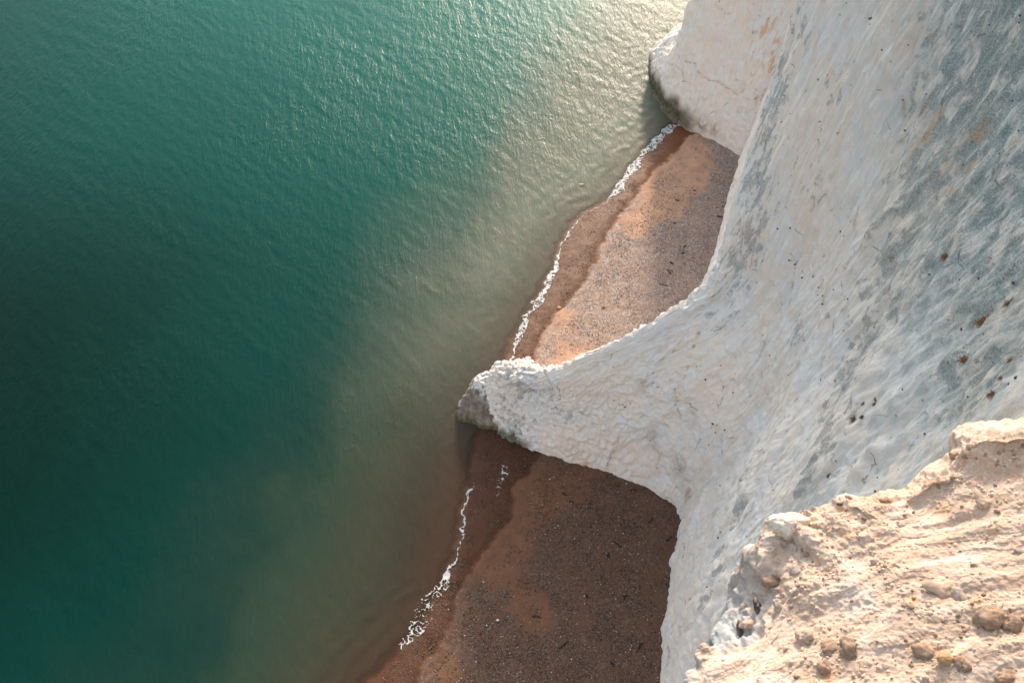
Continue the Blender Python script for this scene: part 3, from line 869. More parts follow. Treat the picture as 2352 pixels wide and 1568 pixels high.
d += rough * 0.028 * (1 - 2.2 * np.abs(perlin(x * 9, y * 9, z * 9))) + 0.008 * fbm(x * 22, y * 22, z * 22, 2)
rimw = np.exp(-((T3 - 3.7) / 0.55) ** 2)
d += rimw * (0.09 * fbm(x * 2.6, y * 2.6, z * 2.6, 4, 0.6) + 0.05 * (1 - 2.4 * np.abs(perlin(x * 4.5, y * 4.5, z * 4.5))))
J3 = np.broadcast_to(ts3[None, :], x.shape)
d -= 0.10 * sstep(15, 29, J3) * sstep(3.0, 3.6, T3)
P = P + N * d[..., None]
ledge = mesh_obj('cliff_ledge', P.reshape(-1, 3), grid_faces(len(tr3), len(ts3)), M_LEDGE)
tag(ledge, 'sunlit cream cliff top ledge close by with brown and orange grit', kind='structure')
LP = P.reshape(-1, 3)
LN = N.reshape(-1, 3)
find_ledge = finder(LP)
soil = blobs(LP, find_ledge, [(*q4(a, b), r, s_) for a, b, r, s_ in [
    (830, 580, .18, 1.), (1120, 650, .3, .9), (1300, 600, .3, .6), (1750, 345, .35, 1.), (1850, 420, .35, .9), (1600, 480, .3, .6), (900, 1010, .28, 1.), (1020, 900, .3, .9), (960, 790, .2, .6),
    (2180, 150, .35, .9), (1990, 260, .3, .8), (1090, 1350, .22, .9), (2100, 1190, .35, 1.), (1700, 1400, .32, 1.), (1580, 1100, .25, .8), (1380, 560, .3, .6), (1000, 1490, .22, .9), (1250, 500, .22, .9),
    (2050, 600, .3, .6), (1380, 830, .25, .7), (2230, 380, .3, .7), (1950, 470, .25, .7), (1300, 1520, .2, .7), (1840, 1250, .3, .5)]])
fattr(ledge, 'soil', soil)
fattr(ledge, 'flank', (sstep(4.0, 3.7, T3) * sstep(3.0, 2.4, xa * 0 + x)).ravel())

# ------------------------------------------------------------------ stones, flints and plants
def ico(sub):
    import bmesh
    bm = bmesh.new()
    bmesh.ops.create_icosphere(bm, subdivisions=sub, radius=1.0)
    V = np.array([v.co[:] for v in bm.verts])
    F = np.array([[v.index for v in f.verts] for f in bm.faces])
    bm.free()
    return V, F
ICO = {k: ico(k) for k in (1, 2, 3, 4, 5)}

def rock_shape(dims, seed, sub=4, rough=0.25, angular=0.0, spike=None):
    V, F = ICO[sub]
    V = V.copy()
    o = seed * 13.7
    r = 1 + rough * fbm(V[:, 0] * 1.2 + o, V[:, 1] * 1.2, V[:, 2] * 1.2, 4, 0.55)
    r += rough * 0.35 * (1 - 2.2 * np.abs(perlin(V[:, 0] * 2.6 + o, V[:, 1] * 2.6 + 4, V[:, 2] * 2.6)))
    if angular > 0:
        rs = np.random.default_rng(seed)
        for _ in range(9):
            n = rs.normal(size=3); n /= np.linalg.norm(n)
            dd = (V @ n) * r
            lim = rs.uniform(0.55, 0.85)
            r = np.where(dd > lim, r * (1 - angular + angular * lim / np.maximum(dd, 1e-3)), r)
    if spike is not None:
        for sx_, sy_, sz_, h_ in spike:
            n = np.array([sx_, sy_, sz_], float); n /= np.linalg.norm(n)
            r = r + h_ * np.clip((V @ n - 0.72) / 0.28, 0, 1) ** 1.6
    return V * r[:, None] * np.array(dims), F

def scatter_mesh(name, pts, sizes, mat, parent=None, sub=1, flat=0.6):
    V0, F0 = ICO[sub]
    n = len(pts)
    sc = RNG.uniform(.6, 1.25, (n, 1, 3)) * np.array([1, 1, flat])
    th = RNG.uniform(0, 6.28, n)
    R_ = np.zeros((n, 3, 3)); R_[:, 0, 0] = np.cos(th); R_[:, 0, 1] = -np.sin(th); R_[:, 1, 0] = np.sin(th); R_[:, 1, 1] = np.cos(th); R_[:, 2, 2] = 1
    V = V0[None] * sc * RNG.uniform(.8, 1.15, (n, len(V0), 1))
    V = np.einsum('nvk,njk->nvj', V, R_) * np.asarray(sizes)[:, None, None] + np.asarray(pts)[:, None]
    F = F0[None] + (np.arange(n) * len(V0))[:, None, None]
    return mesh_obj(name, V.reshape(-1, 3), F.reshape(-1, 3), mat, True, parent)

def surf_frame(n):
    n = np.array(n, float)
    n /= np.linalg.norm(n)
    a = np.cross(n, [0, 1, 0.1]); a /= np.linalg.norm(a)
    return np.stack([a, np.cross(n, a), n], 1)

def stone(name, cat, label, V, F, loc, mat, rz=0.0, group=None):
    ca, sa = math.cos(rz), math.sin(rz)
    V = V @ np.array([[ca, sa, 0], [-sa, ca, 0], [0, 0, 1]])
    o = mesh_obj(name, V, F, mat)
    o.location = loc
    return tag(o, label, cat, group)

M_FLINT = simple_material('brown_flint', (0.36, 0.25, 0.18), (0.20, 0.145, 0.105), 6.0, 0.8, 0.02, 0.3, (0.50, 0.27, 0.10))
M_TAN = simple_material('tan_stone', (0.50, 0.38, 0.29), (0.38, 0.28, 0.21), 5.0, 0.85, 0.015)
M_OCHRE = simple_material('ochre_crust', (0.45, 0.28, 0.14), (0.30, 0.21, 0.14), 7.0, .9, .02, .2, (0.55, 0.31, 0.10))
M_GREYST = simple_material('grey_stone', (0.34, 0.29, 0.25), (0.45, 0.36, 0.29), 6.0, 0.85, 0.015)
M_DARKFL = simple_material('black_flint', (0.035, 0.03, 0.035), (0.16, 0.10, 0.075), 7.0, 0.5, 0.015, 0.5)
M_CHLUMP = simple_material('chalk_lump', (0.68, 0.67, 0.64), (0.48, 0.47, 0.44), 3.0, 0.9, 0.04)
M_CHBLOCK = simple_material('lichened_chalk', (0.74, 0.70, 0.64), (0.60, 0.50, 0.38), 5.0, 0.9, 0.03, 0.2, (0.60, 0.34, 0.08))

# x, y, width px, height px on the enlargement, squash, material, angular, spikes, label, kind
FL = [
 (750, 950, 125, 95, .9, M_FLINT, .7, None, 'brown flint with an orange crust jutting out over the pale left flank of the ledge'),
 (885, 890, 62, 62, .9, M_GREYST, .2, None, 'small rounded grey tan stone just right of the crusted flint on the left rim'),
 (780, 1100, 48, 70, .8, M_GREYST, .3, None, 'narrow grey flint standing on the left rim below the crusted flint'),
 (945, 1290, 96, 90, 1., M_TAN, .2, None, 'smooth tan dome of stone alone on bare chalk near the lower left rim'),
 (1095, 1355, 110, 75, .6, M_FLINT, .6, None, 'low rough brown stone touching the dark rounded knob at the lower left'),
 (1210, 1360, 95, 110, .9, M_FLINT, .2, None, 'dark brown rounded knob of flint right of the low rough stone'),
 (1060, 1470, 66, 70, .9, M_FLINT, .2, None, 'small brown knob near the bottom edge below the rough stone pair'),
 (830, 1362, 36, 28, .8, M_TAN, .4, None, 'tiny tan chip left of the smooth tan dome'),
 (1665, 1385, 130, 90, .7, M_FLINT, .8, [(-.8, .2, .8, .5)], 'jagged dark brown flint with a peak at its left end on the lower ledge'),
 (1800, 1425, 110, 60, .6, M_OCHRE, .6, None, 'low orange crusted lump between the two jagged brown flints'),
 (1895, 1455, 75, 85, .7, M_FLINT, .7, [(.8, -.4, .6, .4)], 'jagged brown flint at the right end of the crusted lump'),
 (1790, 995, 150, 95, .6, M_TAN, .4, [(-1, .3, .5, .9)], 'pale buff flint with a pointed horn on its left side, mid ledge'),
 (1870, 1030, 70, 75, .7, M_GREYST, .5, [(.9, -.5, .4, .9)], 'grey brown flint knob with a thin spur right of the horned flint'),
 (2080, 1180, 200, 110, .7, M_FLINT, .5, None, 'largest brown flint with orange crust near the right side of the ledge'),
 (2215, 1205, 110, 90, .7, M_FLINT, .6, None, 'brown broken flint beside the largest flint at the right border'),
 (2160, 1535, 105, 60, .8, M_FLINT, .1, None, 'rounded brown flint in the bottom right corner'),
 (1432, 1470, 42, 38, .8, M_TAN, .4, None, 'little tan pointed stone left of the jagged flint with a peak'),
 (1425, 460, 50, 34, .9, M_FLINT, .3, None, 'small brown cobble half sunk in the far rim of the ledge'),
 (1212, 450, 48, 40, 1., M_FLINT, .7, [(-.4, .4, 1, .6)], 'pointed brown flint standing on the far rim'),
 (1160, 483, 44, 20, .8, M_DARKFL, .6, None, 'flat black flint poking out under the pointed flint on the far rim'),
 (1030, 535, 84, 50, .9, M_TAN, .2, [(.5, .5, .6, .2)], 'pale tan boulder with a ridge on the far rim left of the black flint'),
 (985, 560, 50, 36, .9, M_TAN, .2, None, 'middle tan stone of the three rounded boulders on the far rim'),
 (950, 605, 70, 66, .9, M_TAN, .15, None, 'round tan boulder hanging at the rim right of the lichened block'),
 (2025, 470, 84, 84, .6, M_TAN, .5, [(-.2, .9, .5, .6)], 'tan fin shaped stone rising from the far part of the ledge'),
 (1855, 185, 74, 46, .9, M_FLINT, .9, [(-1, .3, .4, .5)], 'angular brown flint sticking out of the pale rim towards the sea wall'),
 (2245, 235, 50, 30, .8, M_GREYST, .5, None, 'small grey flint on the upper right of the ledge'),
 (2245, 770, 56, 36, .7, M_GREYST, .6, None, 'grey flat flint near the right border, mid height'),
 (660, 1110, 46, 76, .8, M_DARKFL, .4, [(-.5, .8, .4, .5)], 'curved dark flint hook on the shaded left flank'),
 (622, 1155, 48, 64, .9, M_GREYST, .2, None, 'domed grey stone on the shaded flank below the dark hook'),
 (605, 1212, 92, 44, .9, M_TAN, .2, [(-1, -.2, .1, .3)], 'long buff stone lying on the shaded flank'),
 (545, 1240, 34, 90, .9, M_DARKFL, .6, None, 'upright black flint at the lowest corner of the shaded flank'),
 (570, 1110, 26, 56, .8, M_TAN, .4, None, 'thin buff flint sliver left of the dark hook'),
 (500, 1340, 60, 30, .7, M_TAN, .3, None, 'flat tan stone in the notch of the lower left rim'),
 (330, 1350, 50, 44, .8, M_TAN, .4, None, 'small tan knob on the lowest left point of the ledge'),
 (960, 790, 40, 30, .7, M_FLINT, .4, None, 'orange brown pebble on bare chalk inside the left rim'),
 (1380, 830, 60, 40, .6, M_TAN, .5, None, 'low tan lump in the middle of the ledge'),
 (1530, 610, 60, 24, .6, M_GREYST, .4, None, 'flat grey flint set in the far half of the ledge'),
 (1590, 1100, 46, 30, .6, M_FLINT, .5, None, 'small brown flint left of the horned flint'),
]
for k, (a, b, w, h, sq, mat, angu, spk, lab) in enumerate(FL):
    i = find_ledge(*q4(a, b), 4.0)
    p = LP[i]
    dep = pix(p)[2]
    mpp = float(dep) / (PW * FOC) * 0.3776
    dx, dy = w * mpp * 0.5, h * mpp * 0.62
    V, F = rock_shape((dx * 1.1, dy, max(dx, dy) * sq * 0.7), 20 + k, 4, 0.36 + .12 * angu, angu * .7, spk)
    V = V * (1 + 0.05 * (1 - 2.2 * np.abs(perlin(V[:, 0] * 60 + k, V[:, 1] * 60, V[:, 2] * 60))))[:, None]
    fl = a < 700 and b > 1000 and b < 1300
    nm = 'crusted_stone' if mat is M_OCHRE else ('flint_stone' if mat in (M_FLINT, M_DARKFL) else 'loose_stone')
    stone(nm, 'stone', lab, V, F, (p[0], p[1], p[2] + (0.0 if fl else min(dx, dy) * 0.02)), mat, RNG.uniform(-.25, .25))

M_CRUMB = simple_material('pale_crumb', (0.58, 0.47, 0.38), (0.46, 0.35, 0.27), 9.0, .9, .01)
# crumbs of chalk and flint grit: uncountable
cg = np.nonzero((LN[:, 2] > .35) & (T3.ravel() > 4.05) & (T3.ravel() < 9.5))[0]
w_ = .12 + soil[cg] ** 1.2 * 1.5 + .5 * np.clip(perlin(LP[cg, 0] * 2.5, LP[cg, 1] * 2.5, 3.0), 0, 1)
for nm_, cnt, mt_ in (('chalk_crumbs', 2400, M_CRUMB), ('flint_grit', 900, M_FLINT)):
    pk = RNG.choice(cg, cnt, replace=False, p=w_ / w_.sum())
    go = scatter_mesh(nm_, LP[pk], 0.006 + 0.028 * RNG.random(cnt) ** 5, mt_, None, 1, .7)
    tag(go, 'small crumbs of stone scattered over the near ledge', kind='stuff')

# lichened block standing on the rim
i = find_ledge(*q4(850, 600), 5.0)
p = LP[i]
V, F = rock_shape((0.26, 0.15, 0.17), 77, 5, 0.42, .45)
stone('chalk_block', 'rock', 'white chalk block with orange lichen at the left corner of the far rim', V, F, (p[0] - .02, p[1] + .02, p[2] - .06), M_CHBLOCK, -.1)

# dark wedge of rock at the tip of the spur
RW = [[(-4.3, 40.0), (-2.6, 38.9), (-.8, 38.4), (.6, 39.3), (.8, 42.6), (-1, 44.0), (-2.8, 43.6), (-3.7, 41.9)],
      [(-4.05, 40.15), (-2.6, 39.25), (-1.0, 38.8), (.4, 39.6), (.6, 42.4), (-1, 43.6), (-2.7, 43.2), (-3.5, 41.7)],
      [(-3.6, 40.6), (-2.5, 39.75), (-1.1, 39.3), (.2, 40.0), (.4, 42.2), (-1, 43.2), (-2.6, 42.9), (-3.2, 41.8)],
      [(-3.0, 41.1), (-2.3, 40.3), (-1.2, 39.9), (0, 40.4), (.2, 42.0), (-1, 42.9), (-2.4, 42.6), (-2.8, 42.0)],
      [(-2.4, 41.6), (-2.0, 41.1), (-1.2, 40.8), (-.3, 41.0), (-.2, 41.8), (-.9, 42.4), (-1.9, 42.3), (-2.3, 42.0)],
      [(-1.5, 41.7)] * 8]
zz = [-1.2, 0.0, .7, 1.45, 2.15, 2.4]
CW = np.array([[(*p_, zz[k]) for p_ in (r[-1:] + r + r[:2])] for k, r in enumerate(RW)])
tsw = np.linspace(1, 9, 161)
trw = np.linspace(0, 5, 81)
P = loft(CW, tsw, trw)
N = grid_normals(P)
cen = np.array([-1.6, 41.4, 0.3])
if ((P[20] - cen) * N[20]).sum() < 0: N = -N
x, y, z = P[..., 0], P[..., 1], P[..., 2]
d = 0.13 * fbm(x * 1.1, y * 1.1, z * 1.1, 5, .55) + 0.08 * (1 - 2.2 * np.abs(perlin(x * 2.3, y * 2.3, z * 2.3)))
d[:, -1] = d[:, 0]
N[:, -1] = N[:, 0]
P = P + N * d[..., None]
t = NT('wet_brown_rock')
pp = t.pos()
sepz = t.n('ShaderNodeSeparateXYZ'); t.l(pp, sepz.inputs[0])
n1 = t.noise(pp, 1.6, 6, .65, .4); n2 = t.noise(pp, 7.0, 5, .7)
c = t.mix(t.rng(n1, .38, .6), (0.155, 0.115, 0.085), (0.27, 0.22, 0.175))
c = t.mix(t.rng(t.math('ADD', sepz.outputs[2], t.math('MULTIPLY', n1, .9)), .95, .55), c, (0.10, 0.09, 0.035))
c = t.mix(t.math('MULTIPLY', t.rng(t.math('ADD', sepz.outputs[2], t.math('MULTIPLY', n1, 1.2)), 2.2, 2.6), t.rng(n2, .40, .5)), c, (0.66, 0.66, 0.63))
t.l(c, t.b.inputs['Base Color'])
t.b.inputs['Roughness'].default_value = 0.7
t.l(t.bump(t.math('ADD', n1, t.math('MULTIPLY', n2, .5)), .8, .1), t.b.inputs['Normal'])
rk = mesh_obj('sea_rock', P.reshape(-1, 3), grid_faces(len(trw), len(tsw)), t.m)
tag(rk, 'dark brown wedge of rock in the water at the tip of the white spur', 'rock')

# broken chalk lumps on the spur: parts of the cliff
lump_meshes = []
for k in range(7):
    V, F = rock_shape((1, .8, .55), 300 + k, 2, .28, .6)
    o = mesh_obj('chalk_lump', V, F, M_CHLUMP, link=False)
    lump_meshes.append(o.data)
    bpy.data.objects.remove(o)
m = (CP[:, 2] > .8) & (CP[:, 2] < 8.5) & (CP[:, 0] > -1.6) & (CP[:, 0] < 4.5) & (CN[:, 2] > .25) & (CP[:, 1] > 37.5) & (CP[:, 1] < 44)
cand = np.nonzero(m)[0]
wgt = np.exp(-((CP[cand, 0] - .8) / 2.3) ** 2)
pick = RNG.choice(cand, 230, replace=False, p=wgt / wgt.sum())
for i in pick:
    o = bpy.data.objects.new('chalk_lump', lump_meshes[RNG.integers(7)])
    COL.objects.link(o)
    o.parent = cliff
    sz = 0.09 + 0.30 * RNG.random() ** 2.6
    o.location = CP[i] + CN[i] * sz * 0.05
    o.scale = (sz, sz, sz)
    o.rotation_euler = (RNG.uniform(-.5, .5), RNG.uniform(-.5, .5), RNG.uniform(0, 6.28))

# flint nodules in seams across the wall: too small to pick apart, one part
pts = []
for L in [q6([(120, 850), (200, 930), (330, 1020), (440, 1110)]), q6([(680, 200), (800, 290), (860, 400), (940, 500)]), q6([(600, 860), (700, 920), (800, 970)]),
          q2([(1770, 300), (1775, 450), (1850, 500)]), q2([(1480, 590), (1560, 640), (1620, 770), (1720, 850), (1800, 940)]), q6([(280, 370), (330, 450)]),
          q6([(240, 1250), (330, 1290), (380, 1380)]), q6([(1020, 400), (1100, 460), (1240, 330)]), [(1980, 20), (2010, 60), (2030, 90)], [(1810, 560), (1820, 600), (1850, 640)], [(1860, 620), (1880, 650), (1895, 680)]]:
    ln = trace(CP, find_cliff, L, 9)
    for q in ln:
        if RNG.random() < .5: pts.append(q + RNG.normal(0, .07, 3))
for k in range(300):
    u, v = RNG.uniform(1500, 2352), RNG.uniform(0, 1350)
    if u < 2350 - 0.55 * v - 200 and v < 700 and u < 1700: continue
    q = CP[find_cliff(u, v)]
    pu, pv, _ = pix(q)
    if math.hypot(pu - u, pv - v) < 14: pts.append(q)
pts = np.array(pts)
szs = 0.022 + 0.055 * RNG.random(len(pts)) ** 2.5
o = scatter_mesh('flint_nodules', pts, szs, M_DARKFL, cliff)
o['kind'] = 'stuff'

# dry plants rooted in the wall
def plant_shape(seed, R0, n=70):
    rs = np.random.default_rng(seed)
    V, F = [], []
    for k in range(n):
        th = rs.uniform(0, 6.28); el = rs.uniform(.15, 1.3); L = R0 * rs.uniform(.2, 1.0)
        root = np.array([rs.normal(0, .42 * R0), rs.normal(0, .25 * R0), 0])
        dr = np.array([math.cos(th) * math.cos(el), math.sin(th) * math.cos(el), math.sin(el)])
        sd_ = np.cross(dr, [0.1, 0.3, 1]); sd_ /= np.linalg.norm(sd_)
        w = R0 * rs.uniform(.02, .05)
        b0 = len(V)
        for t_, ww in ((0, .5), (.4, 1.), (.75, .7), (1, .05)):
            c_ = root + dr * L * t_ + np.array([0, 0, -0.35 * L * t_ * t_])
            V += [c_ + sd_ * w * ww, c_ - sd_ * w * ww]
        for q_ in range(3):
            F.append((b0 + 2 * q_, b0 + 2 * q_ + 1, b0 + 2 * q_ + 3, b0 + 2 * q_ + 2))
    return np.array(V), np.array(F)
M_DRY = simple_material('dry_leaves', (0.30, 0.15, 0.055), (0.19, 0.10, 0.045), 4.0, .8, .005)
M_GRN = simple_material('dark_leaves', (0.055, 0.06, 0.025), (0.16, 0.10, 0.05), 4.0, .8, .005)
PL = [(*q6([(1940, 600)])[0], .42, M_DRY, 'larger russet dry plant on the teal grey wall near the right border'),
      (*q6([(1870, 868)])[0], .34, M_DRY, 'russet dry plant on the edge of the dark grey slope at the right'),
      (*q6([(2100, 487)])[0], .32, M_DRY, 'russet sprawling plant highest at the right border of the wall'),
      (*q6([(2000, 1060)])[0], .26, M_DRY, 'brown dry plant low on the dark slope nearest the sunlit ledge'),
      (*q6([(2110, 850)])[0], .22, M_DRY, 'small pale brown plant in the middle of the dark grey slope'),
      (*q6([(1710, 185)])[0], .34, M_DRY, 'star shaped russet plant on the upper grey wall'),
      (*q6([(1190, 1118)])[0], .20, M_DRY, 'left small brown tuft of the close pair on the streaked wall'),
      (*q6([(1253, 1120)])[0], .20, M_DRY, 'right small brown tuft of the close pair on the streaked wall'),
      (*q6([(1130, 1215)])[0], .34, M_GRN, 'dark green brown tuft in a stained hollow of the wall'),
      (*q6([(1180, 1205)])[0], .20, M_GRN, 'small dark green tuft right beside the stained hollow'),
      (*q4(1085, 312), .20, M_GRN, 'dark green tuft on the blue white wall above the lichened block'),
      (*q6([(2050, 965)])[0], .18, M_DRY, 'tiny dark brown tuft at the upper edge of the pale slope by the right border')]
for k, (u, v, R0, mat, lab) in enumerate(PL):
    i = find_cliff(u, v, 5.0)
    V, F = plant_shape(900 + k, R0 * .65, 170)
    V = V @ surf_frame(CN[i] + np.array([0, 0, .4])).T
    o = mesh_obj('dry_plant', V, F, mat, False)
    o.location = CP[i]
    tag(o, lab, 'plant')

# seaweed on the shingle
def weed_shape(seed, w, h):
    rs = np.random.default_rng(seed)
    V0, F0 = ICO[1]
    V, F = [], []
    p_ = np.array([-w * .8, -h * .8]) * (1 if rs.random() < .5 else np.array([1, -1]))
    stepv = -2 * p_ / 9
    for k in range(20):
        if k % 2 == 0: p_ = p_ + stepv * rs.uniform(.7, 1.1) + rs.normal(0, .03, 2)
        q_ = p_ + rs.normal(0, .028, 2)
        r_ = rs.uniform(.055, .09)
        B = V0 * rs.uniform(.6, 1.3, (len(V0), 1)) * np.array([r_ * rs.uniform(.6, 1.6), r_ * rs.uniform(.6, 1.3), .035])
        F.append(F0 + len(V0) * k)
        V.append(B + np.array([q_[0], q_[1], .01]))
    return np.concatenate(V), np.concatenate(F)
M_WEED = simple_material('seaweed', (0.018, 0.014, 0.010), (0.035, 0.024, 0.014), 8.0, .5, .01)
q3 = lambda x, y: (x * .3776 + 746.5, y * .3776 + 976)
q7 = lambda x, y: (x * .3661 + 1033.6, y * .3661 + 287.1)
SW = [(*q7(1330, 1000), .55, .45, 'largest black seaweed tangle on the upper beach, nearest the white cliff foot'),
      (*q7(1395, 865), .3, .2, 'black seaweed tuft just above the line of small weed on the upper beach'),
      (*q7(1372, 915), .16, .4, 'short upright streak of seaweed between the largest tangle and the tuft above it'),
      (*q7(1470, 758), .2, .18, 'higher of two small seaweed bits in the middle of the upper beach'),
      (*q7(1460, 802), .3, .12, 'lower flat one of two small seaweed bits in the middle of the upper beach'),
      (*q7(1690, 575), .35, .14, 'flat seaweed strand beside the cliff foot on the upper beach'),
      (*q7(1722, 515), .4, .3, 'long seaweed strand touching the upper cliff foot'),
      (*q7(1422, 465), .2, .14, 'small seaweed bit at the right edge of the orange sand patch'),
      (*q7(1412, 607), .14, .12, 'tiny seaweed speck at the lower end of the orange sand patch'),
      (*q7(1532, 405), .14, .16, 'seaweed speck on grey shingle near the top of the upper beach'),
      (*q7(795, 1480), .25, .25, 'black seaweed clump just behind the spur near the upper beach end'),
      (*q7(960, 1135), .16, .14, 'seaweed speck right of the pinkish sand patch on the upper beach'),
      (*q3(1457, 415), .32, .2, 'oval black seaweed clump on brown sand just below the spur'),
      (*q3(1497, 460), .2, .14, 'small seaweed bit down right of the oval clump'),
      (*q3(1880, 398), .16, .16, 'seaweed speck close under the pink chalk wall'),
      (*q3(2085, 690), .3, .45, 'ragged upright seaweed patch nearest the inner corner of the lower beach'),
      (*q3(1780, 725), .42, .45, 'curled ring of seaweed on the lower beach'),
      (*q3(1727, 792), .14, .4, 'thin upright seaweed streak left below the curled ring'),
      (*q3(1980, 582), .25, .4, 'slanting seaweed strand in the upper right of the lower beach'),
      (*q3(1592, 1040), .25, .35, 'seaweed tuft on grey shingle in the middle of the lower beach'),
      (*q3(1822, 1045), .2, .25, 'seaweed tuft between the middle shingle and the cliff'),
      (*q3(1442, 1340), .5, .35, 'longest zigzag seaweed strand near the bottom of the lower beach'),
      (*q3(1290, 1160), .6, .14, 'row of seaweed crumbs on the smooth orange patch'),
      (*q3(1915, 1350), .25, .25, 'seaweed bit near the cliff foot at the bottom of the lower beach'),
      (*q3(1745, 1450), .2, .2, 'lowest seaweed bit on the dark shingle at the bottom edge')]
for k, (u, v, w, h, lab) in enumerate(SW):
    gx, gy = at(u, v, .5)
    V, F = weed_shape(50 + k, w, h)
    V = V * np.array([0.62, 0.62, 0.8])
    o = mesh_obj('seaweed_clump', V, F, M_WEED, False)
    o.location = (gx, gy, beach_z(gx, gy) + .02)
    tag(o, lab, 'seaweed', 'seaweed clumps on the beach')
for (u, v), w, lab in [(q3(1050, 1182), .13, 'single white stone lying on the brown lower beach')]:
    gx, gy = at(u, v, .4)
    V, F = rock_shape((w, w * .7, w * .6), 5, 3, .2, .4)
    stone('white_stone', 'stone', lab, V, F, (gx, gy, beach_z(gx, gy) + .05), M_CHLUMP)
gx, gy = at(*q7(822, 375), 0)
V, F = rock_shape((.24, .20, .14), 6, 3, .2, .3)
stone('pale_boulder', 'rock', 'pale boulder just breaking the silty water off the upper beach', V, F, (gx, gy, -0.04), M_TAN)
gx, gy = at(1284, 708, .1)
V, F = rock_shape((.15, .14, .1), 8, 3, .15, .2)
stone('orange_stone', 'stone', 'rounded orange stone on the wet dark band of the upper beach', V, F, (gx, gy, beach_z(gx, gy) + .05), M_TAN)

# ------------------------------------------------------------------ foam along the waterline
def foam(name, box, width_fn, cell, seed, label, zofs=.025):
    x0, x1, y0, y1 = box
    gx = np.arange(x0, x1, cell); gy = np.arange(y0, y1, cell)
    X, Y = np.meshgrid(gx, gy)
    sd, zb = shore_height(X, Y)
    lo, hi, amount = width_fn(X, Y)
    tpos = (sd - lo) / np.maximum(hi - lo, 1e-3)
    band = sstep(-.15, .3, tpos) * sstep(1.15, .8, tpos)
    wx_, wy_ = X + .15 * perlin(X * 2, Y * 2, 3), Y + .15 * perlin(X * 2, Y * 2, 6)
    lace = np.maximum(1 - 4.4 * np.abs(perlin(wx_ * 2.2, wy_ * 2.2, seed)), 1 - 4.2 * np.abs(perlin(wx_ * 4.6 + 3, wy_ * 4.6, seed + 5)))
    lace = np.maximum(lace, .85 - 4 * np.abs(perlin(wx_ * 9 + 3, wy_ * 9, seed + 8)))
    val = band * amount * (0.42 + 0.62 * lace)
    keep = (val > .55)
    z_ = np.maximum(zb, 0.0) + zofs + .03 * np.clip(val - .55, 0, 1) + .012 * perlin(X * 8, Y * 8, seed)
    k4 = keep[:-1, :-1] & keep[1:, :-1] & keep[:-1, 1:] & keep[1:, 1:]
    nc = len(gx)
    i = (np.arange(len(gy) - 1)[:, None] * nc + np.arange(nc - 1)[None])[k4]
    F = np.stack([i, i + 1, i + nc + 1, i + nc], -1)
    used, inv = np.unique(F, return_inverse=True)
    V = np.stack([X, Y, z_], -1).reshape(-1, 3)[used]
    o = mesh_obj(name, V, inv.reshape(F.shape), M_FOAM)
    tag(o, label, kind='stuff')
yA, yB = at(1555, 292)[1], at(1388, 468)[1]
yC, yD = at(1282, 590)[1], at(1178, 790)[1]
def wN(X, Y):
    k = perlin(Y * .5, X * .5, 3.3)
    up = sstep(yB - .3, yB + 1.2, Y) * sstep(yA + 2, yA - .5, Y)
    lw = sstep(yD - 1, yD + 1, Y) * sstep(yC + 1, yC - 1, Y)
    wid = .50 * up + .30 * lw + .13
    return -wid * (.8 + .4 * k), wid * (.35 + .5 * k), np.maximum(np.maximum(up, lw) * 1.45, 1.15)
foam('sea_foam', (-1.5, 16, yD - 2, yA + 2), wN, .035, 1.7, 'white foam along the edge of the upper beach')
yE, yF = at(1085, 1090)[1], at(860, 1560)[1]
def wS(X, Y):
    k = perlin(Y * .5, X * .5, 8.3)
    thin = sstep(at(0, 1120)[1] + 2, at(0, 1140)[1], Y) * sstep(at(0, 1520)[1] - 1, at(0, 1440)[1], Y)
    wide = np.exp(-((Y - at(0, 1400)[1]) / 1.9) ** 2)
    return -(.10 + .08 * k + 1.7 * wide), .07 + .07 * k + .25 * wide, thin * (1.05 - .42 * wide + .12 * k)
foam('sea_foam', (-11, 0, 18.5, yE + 3), wS, .03, 6.1, 'thin broken foam along the edge of the lower beach')
def wT(X, Y):
    ax, ay = at(1160, 1075); bx_, by_ = at(1120, 1160)
    m_ = np.exp(-(((X - ax - .25 * (Y - ay)) / .8) ** 2 + ((Y - ay + .8) / 3.2) ** 2))
    return -3 + 0 * X, 6 + 0 * X, m_ * .74
foam('sea_foam', (-2.5, 3, 31, 38.5), wT, .03, 12.5, 'faint lacy foam left on the wet sand beneath the spur', .012)

# ------------------------------------------------------------------ pebbles: uncountable
n = 150000
px_ = RNG.uniform(-9, 20, n); py_ = RNG.uniform(19, 72, n)
sdp, zp = shore_height(px_, py_)
sandp = 0.32 + 0.35 * fbm(px_ * 0.16, py_ * 0.12, 7.0, 4)
dens = sstep(.62, .25, sandp + .35 * fbm(px_ * 1.1, py_ * 1.1, 1.1, 3)) * .95 + .04
pu, pv, _ = pix(np.stack([px_, py_, zp], 1))
ok = (sdp > -.1) & (RNG.random(n) < dens) & (pu > 700) & (pu < 1800) & (pv > 250) & (pv < 1640)
okx = px_ < np.interp(py_, [19, 25, 30, 32.8, 36, 42, 47, 52, 57, 62, 66, 72], [9, 10, 11.5, 11, 11, 11, 12.8, 15.2, 17.3, 19, 21, 16])
sel = np.nonzero(ok & okx)[0][:46000]
zoff = .012
V0 = np.array([(1, 0, 0), (0, 1, 0), (-1, 0, 0), (0, -1, 0), (0, 0, 1), (0, 0, -1)], float)
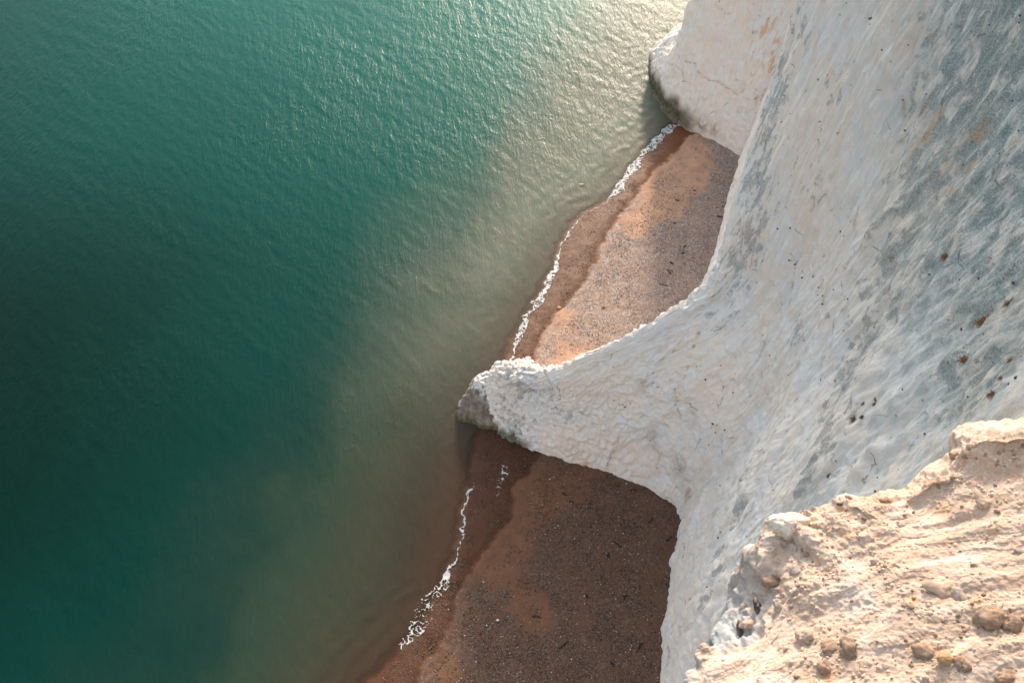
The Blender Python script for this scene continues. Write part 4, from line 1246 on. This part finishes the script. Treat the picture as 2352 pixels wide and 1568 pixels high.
ICO[0] = (V0, np.array([(0, 1, 4), (1, 2, 4), (2, 3, 4), (3, 0, 4), (1, 0, 5), (2, 1, 5), (3, 2, 5), (0, 3, 5)]))
tP = NT('pebble')
ri = tP.n('ShaderNodeNewGeometry').outputs['Random Per Island']
cc = tP.ramp(ri, [(0, (0.12, 0.09, 0.075)), (.3, (0.22, 0.17, 0.14)), (.6, (0.33, 0.27, 0.235)), (.85, (0.42, 0.39, 0.38)), (.96, (0.56, 0.54, 0.52)), (1, (0.80, 0.78, 0.75))])
tP.l(cc, tP.b.inputs['Base Color'])
tP.b.inputs['Roughness'].default_value = .6
wlp = polydist(px_[sel], py_[sel], WETLINE) + .3 * perlin(px_[sel] * .9, py_[sel] * .9, 1.0)
sel, wlp = (lambda kk: (sel[kk], wlp[kk]))((wlp > 0) | (py_[sel] < 39) | (RNG.random(len(sel)) < .35))
isw = (wlp < 0) | ((py_[sel] < 39) & (RNG.random(len(sel)) < .8))  # wet edge, plus lower-beach stones darkened to paint in the shade
seld = sel[isw][:20000]
sel = sel[~isw]
tW = NT('wet_shaded_pebble')
ri = tW.n('ShaderNodeNewGeometry').outputs['Random Per Island']
tW.l(tW.ramp(ri, [(0, (0.03, 0.02, 0.015)), (.5, (0.075, 0.048, 0.033)), (.85, (0.13, 0.092, 0.072)), (.985, (0.19, 0.17, 0.16)), (1, (0.40, 0.38, 0.36))]), tW.b.inputs['Base Color'])
tW.b.inputs['Roughness'].default_value = .35
pw = scatter_mesh('wet_shaded_pebbles', np.stack([px_[seld], py_[seld], zp[seld] + zoff], 1), 0.022 + 0.042 * RNG.random(len(seld)) ** 3, tW.m, None, 0, .6)
tag(pw, 'dark pebbles, wet along the waterline, shade painted in on the lower beach', kind='stuff')
peb = scatter_mesh('pebbles', np.stack([px_[sel], py_[sel], zp[sel] + zoff], 1), 0.022 + 0.045 * RNG.random(len(sel)) ** 3, tP.m, None, 0, .6)
tag(peb, 'grey and brown flint pebbles strewn over both beaches', kind='stuff')
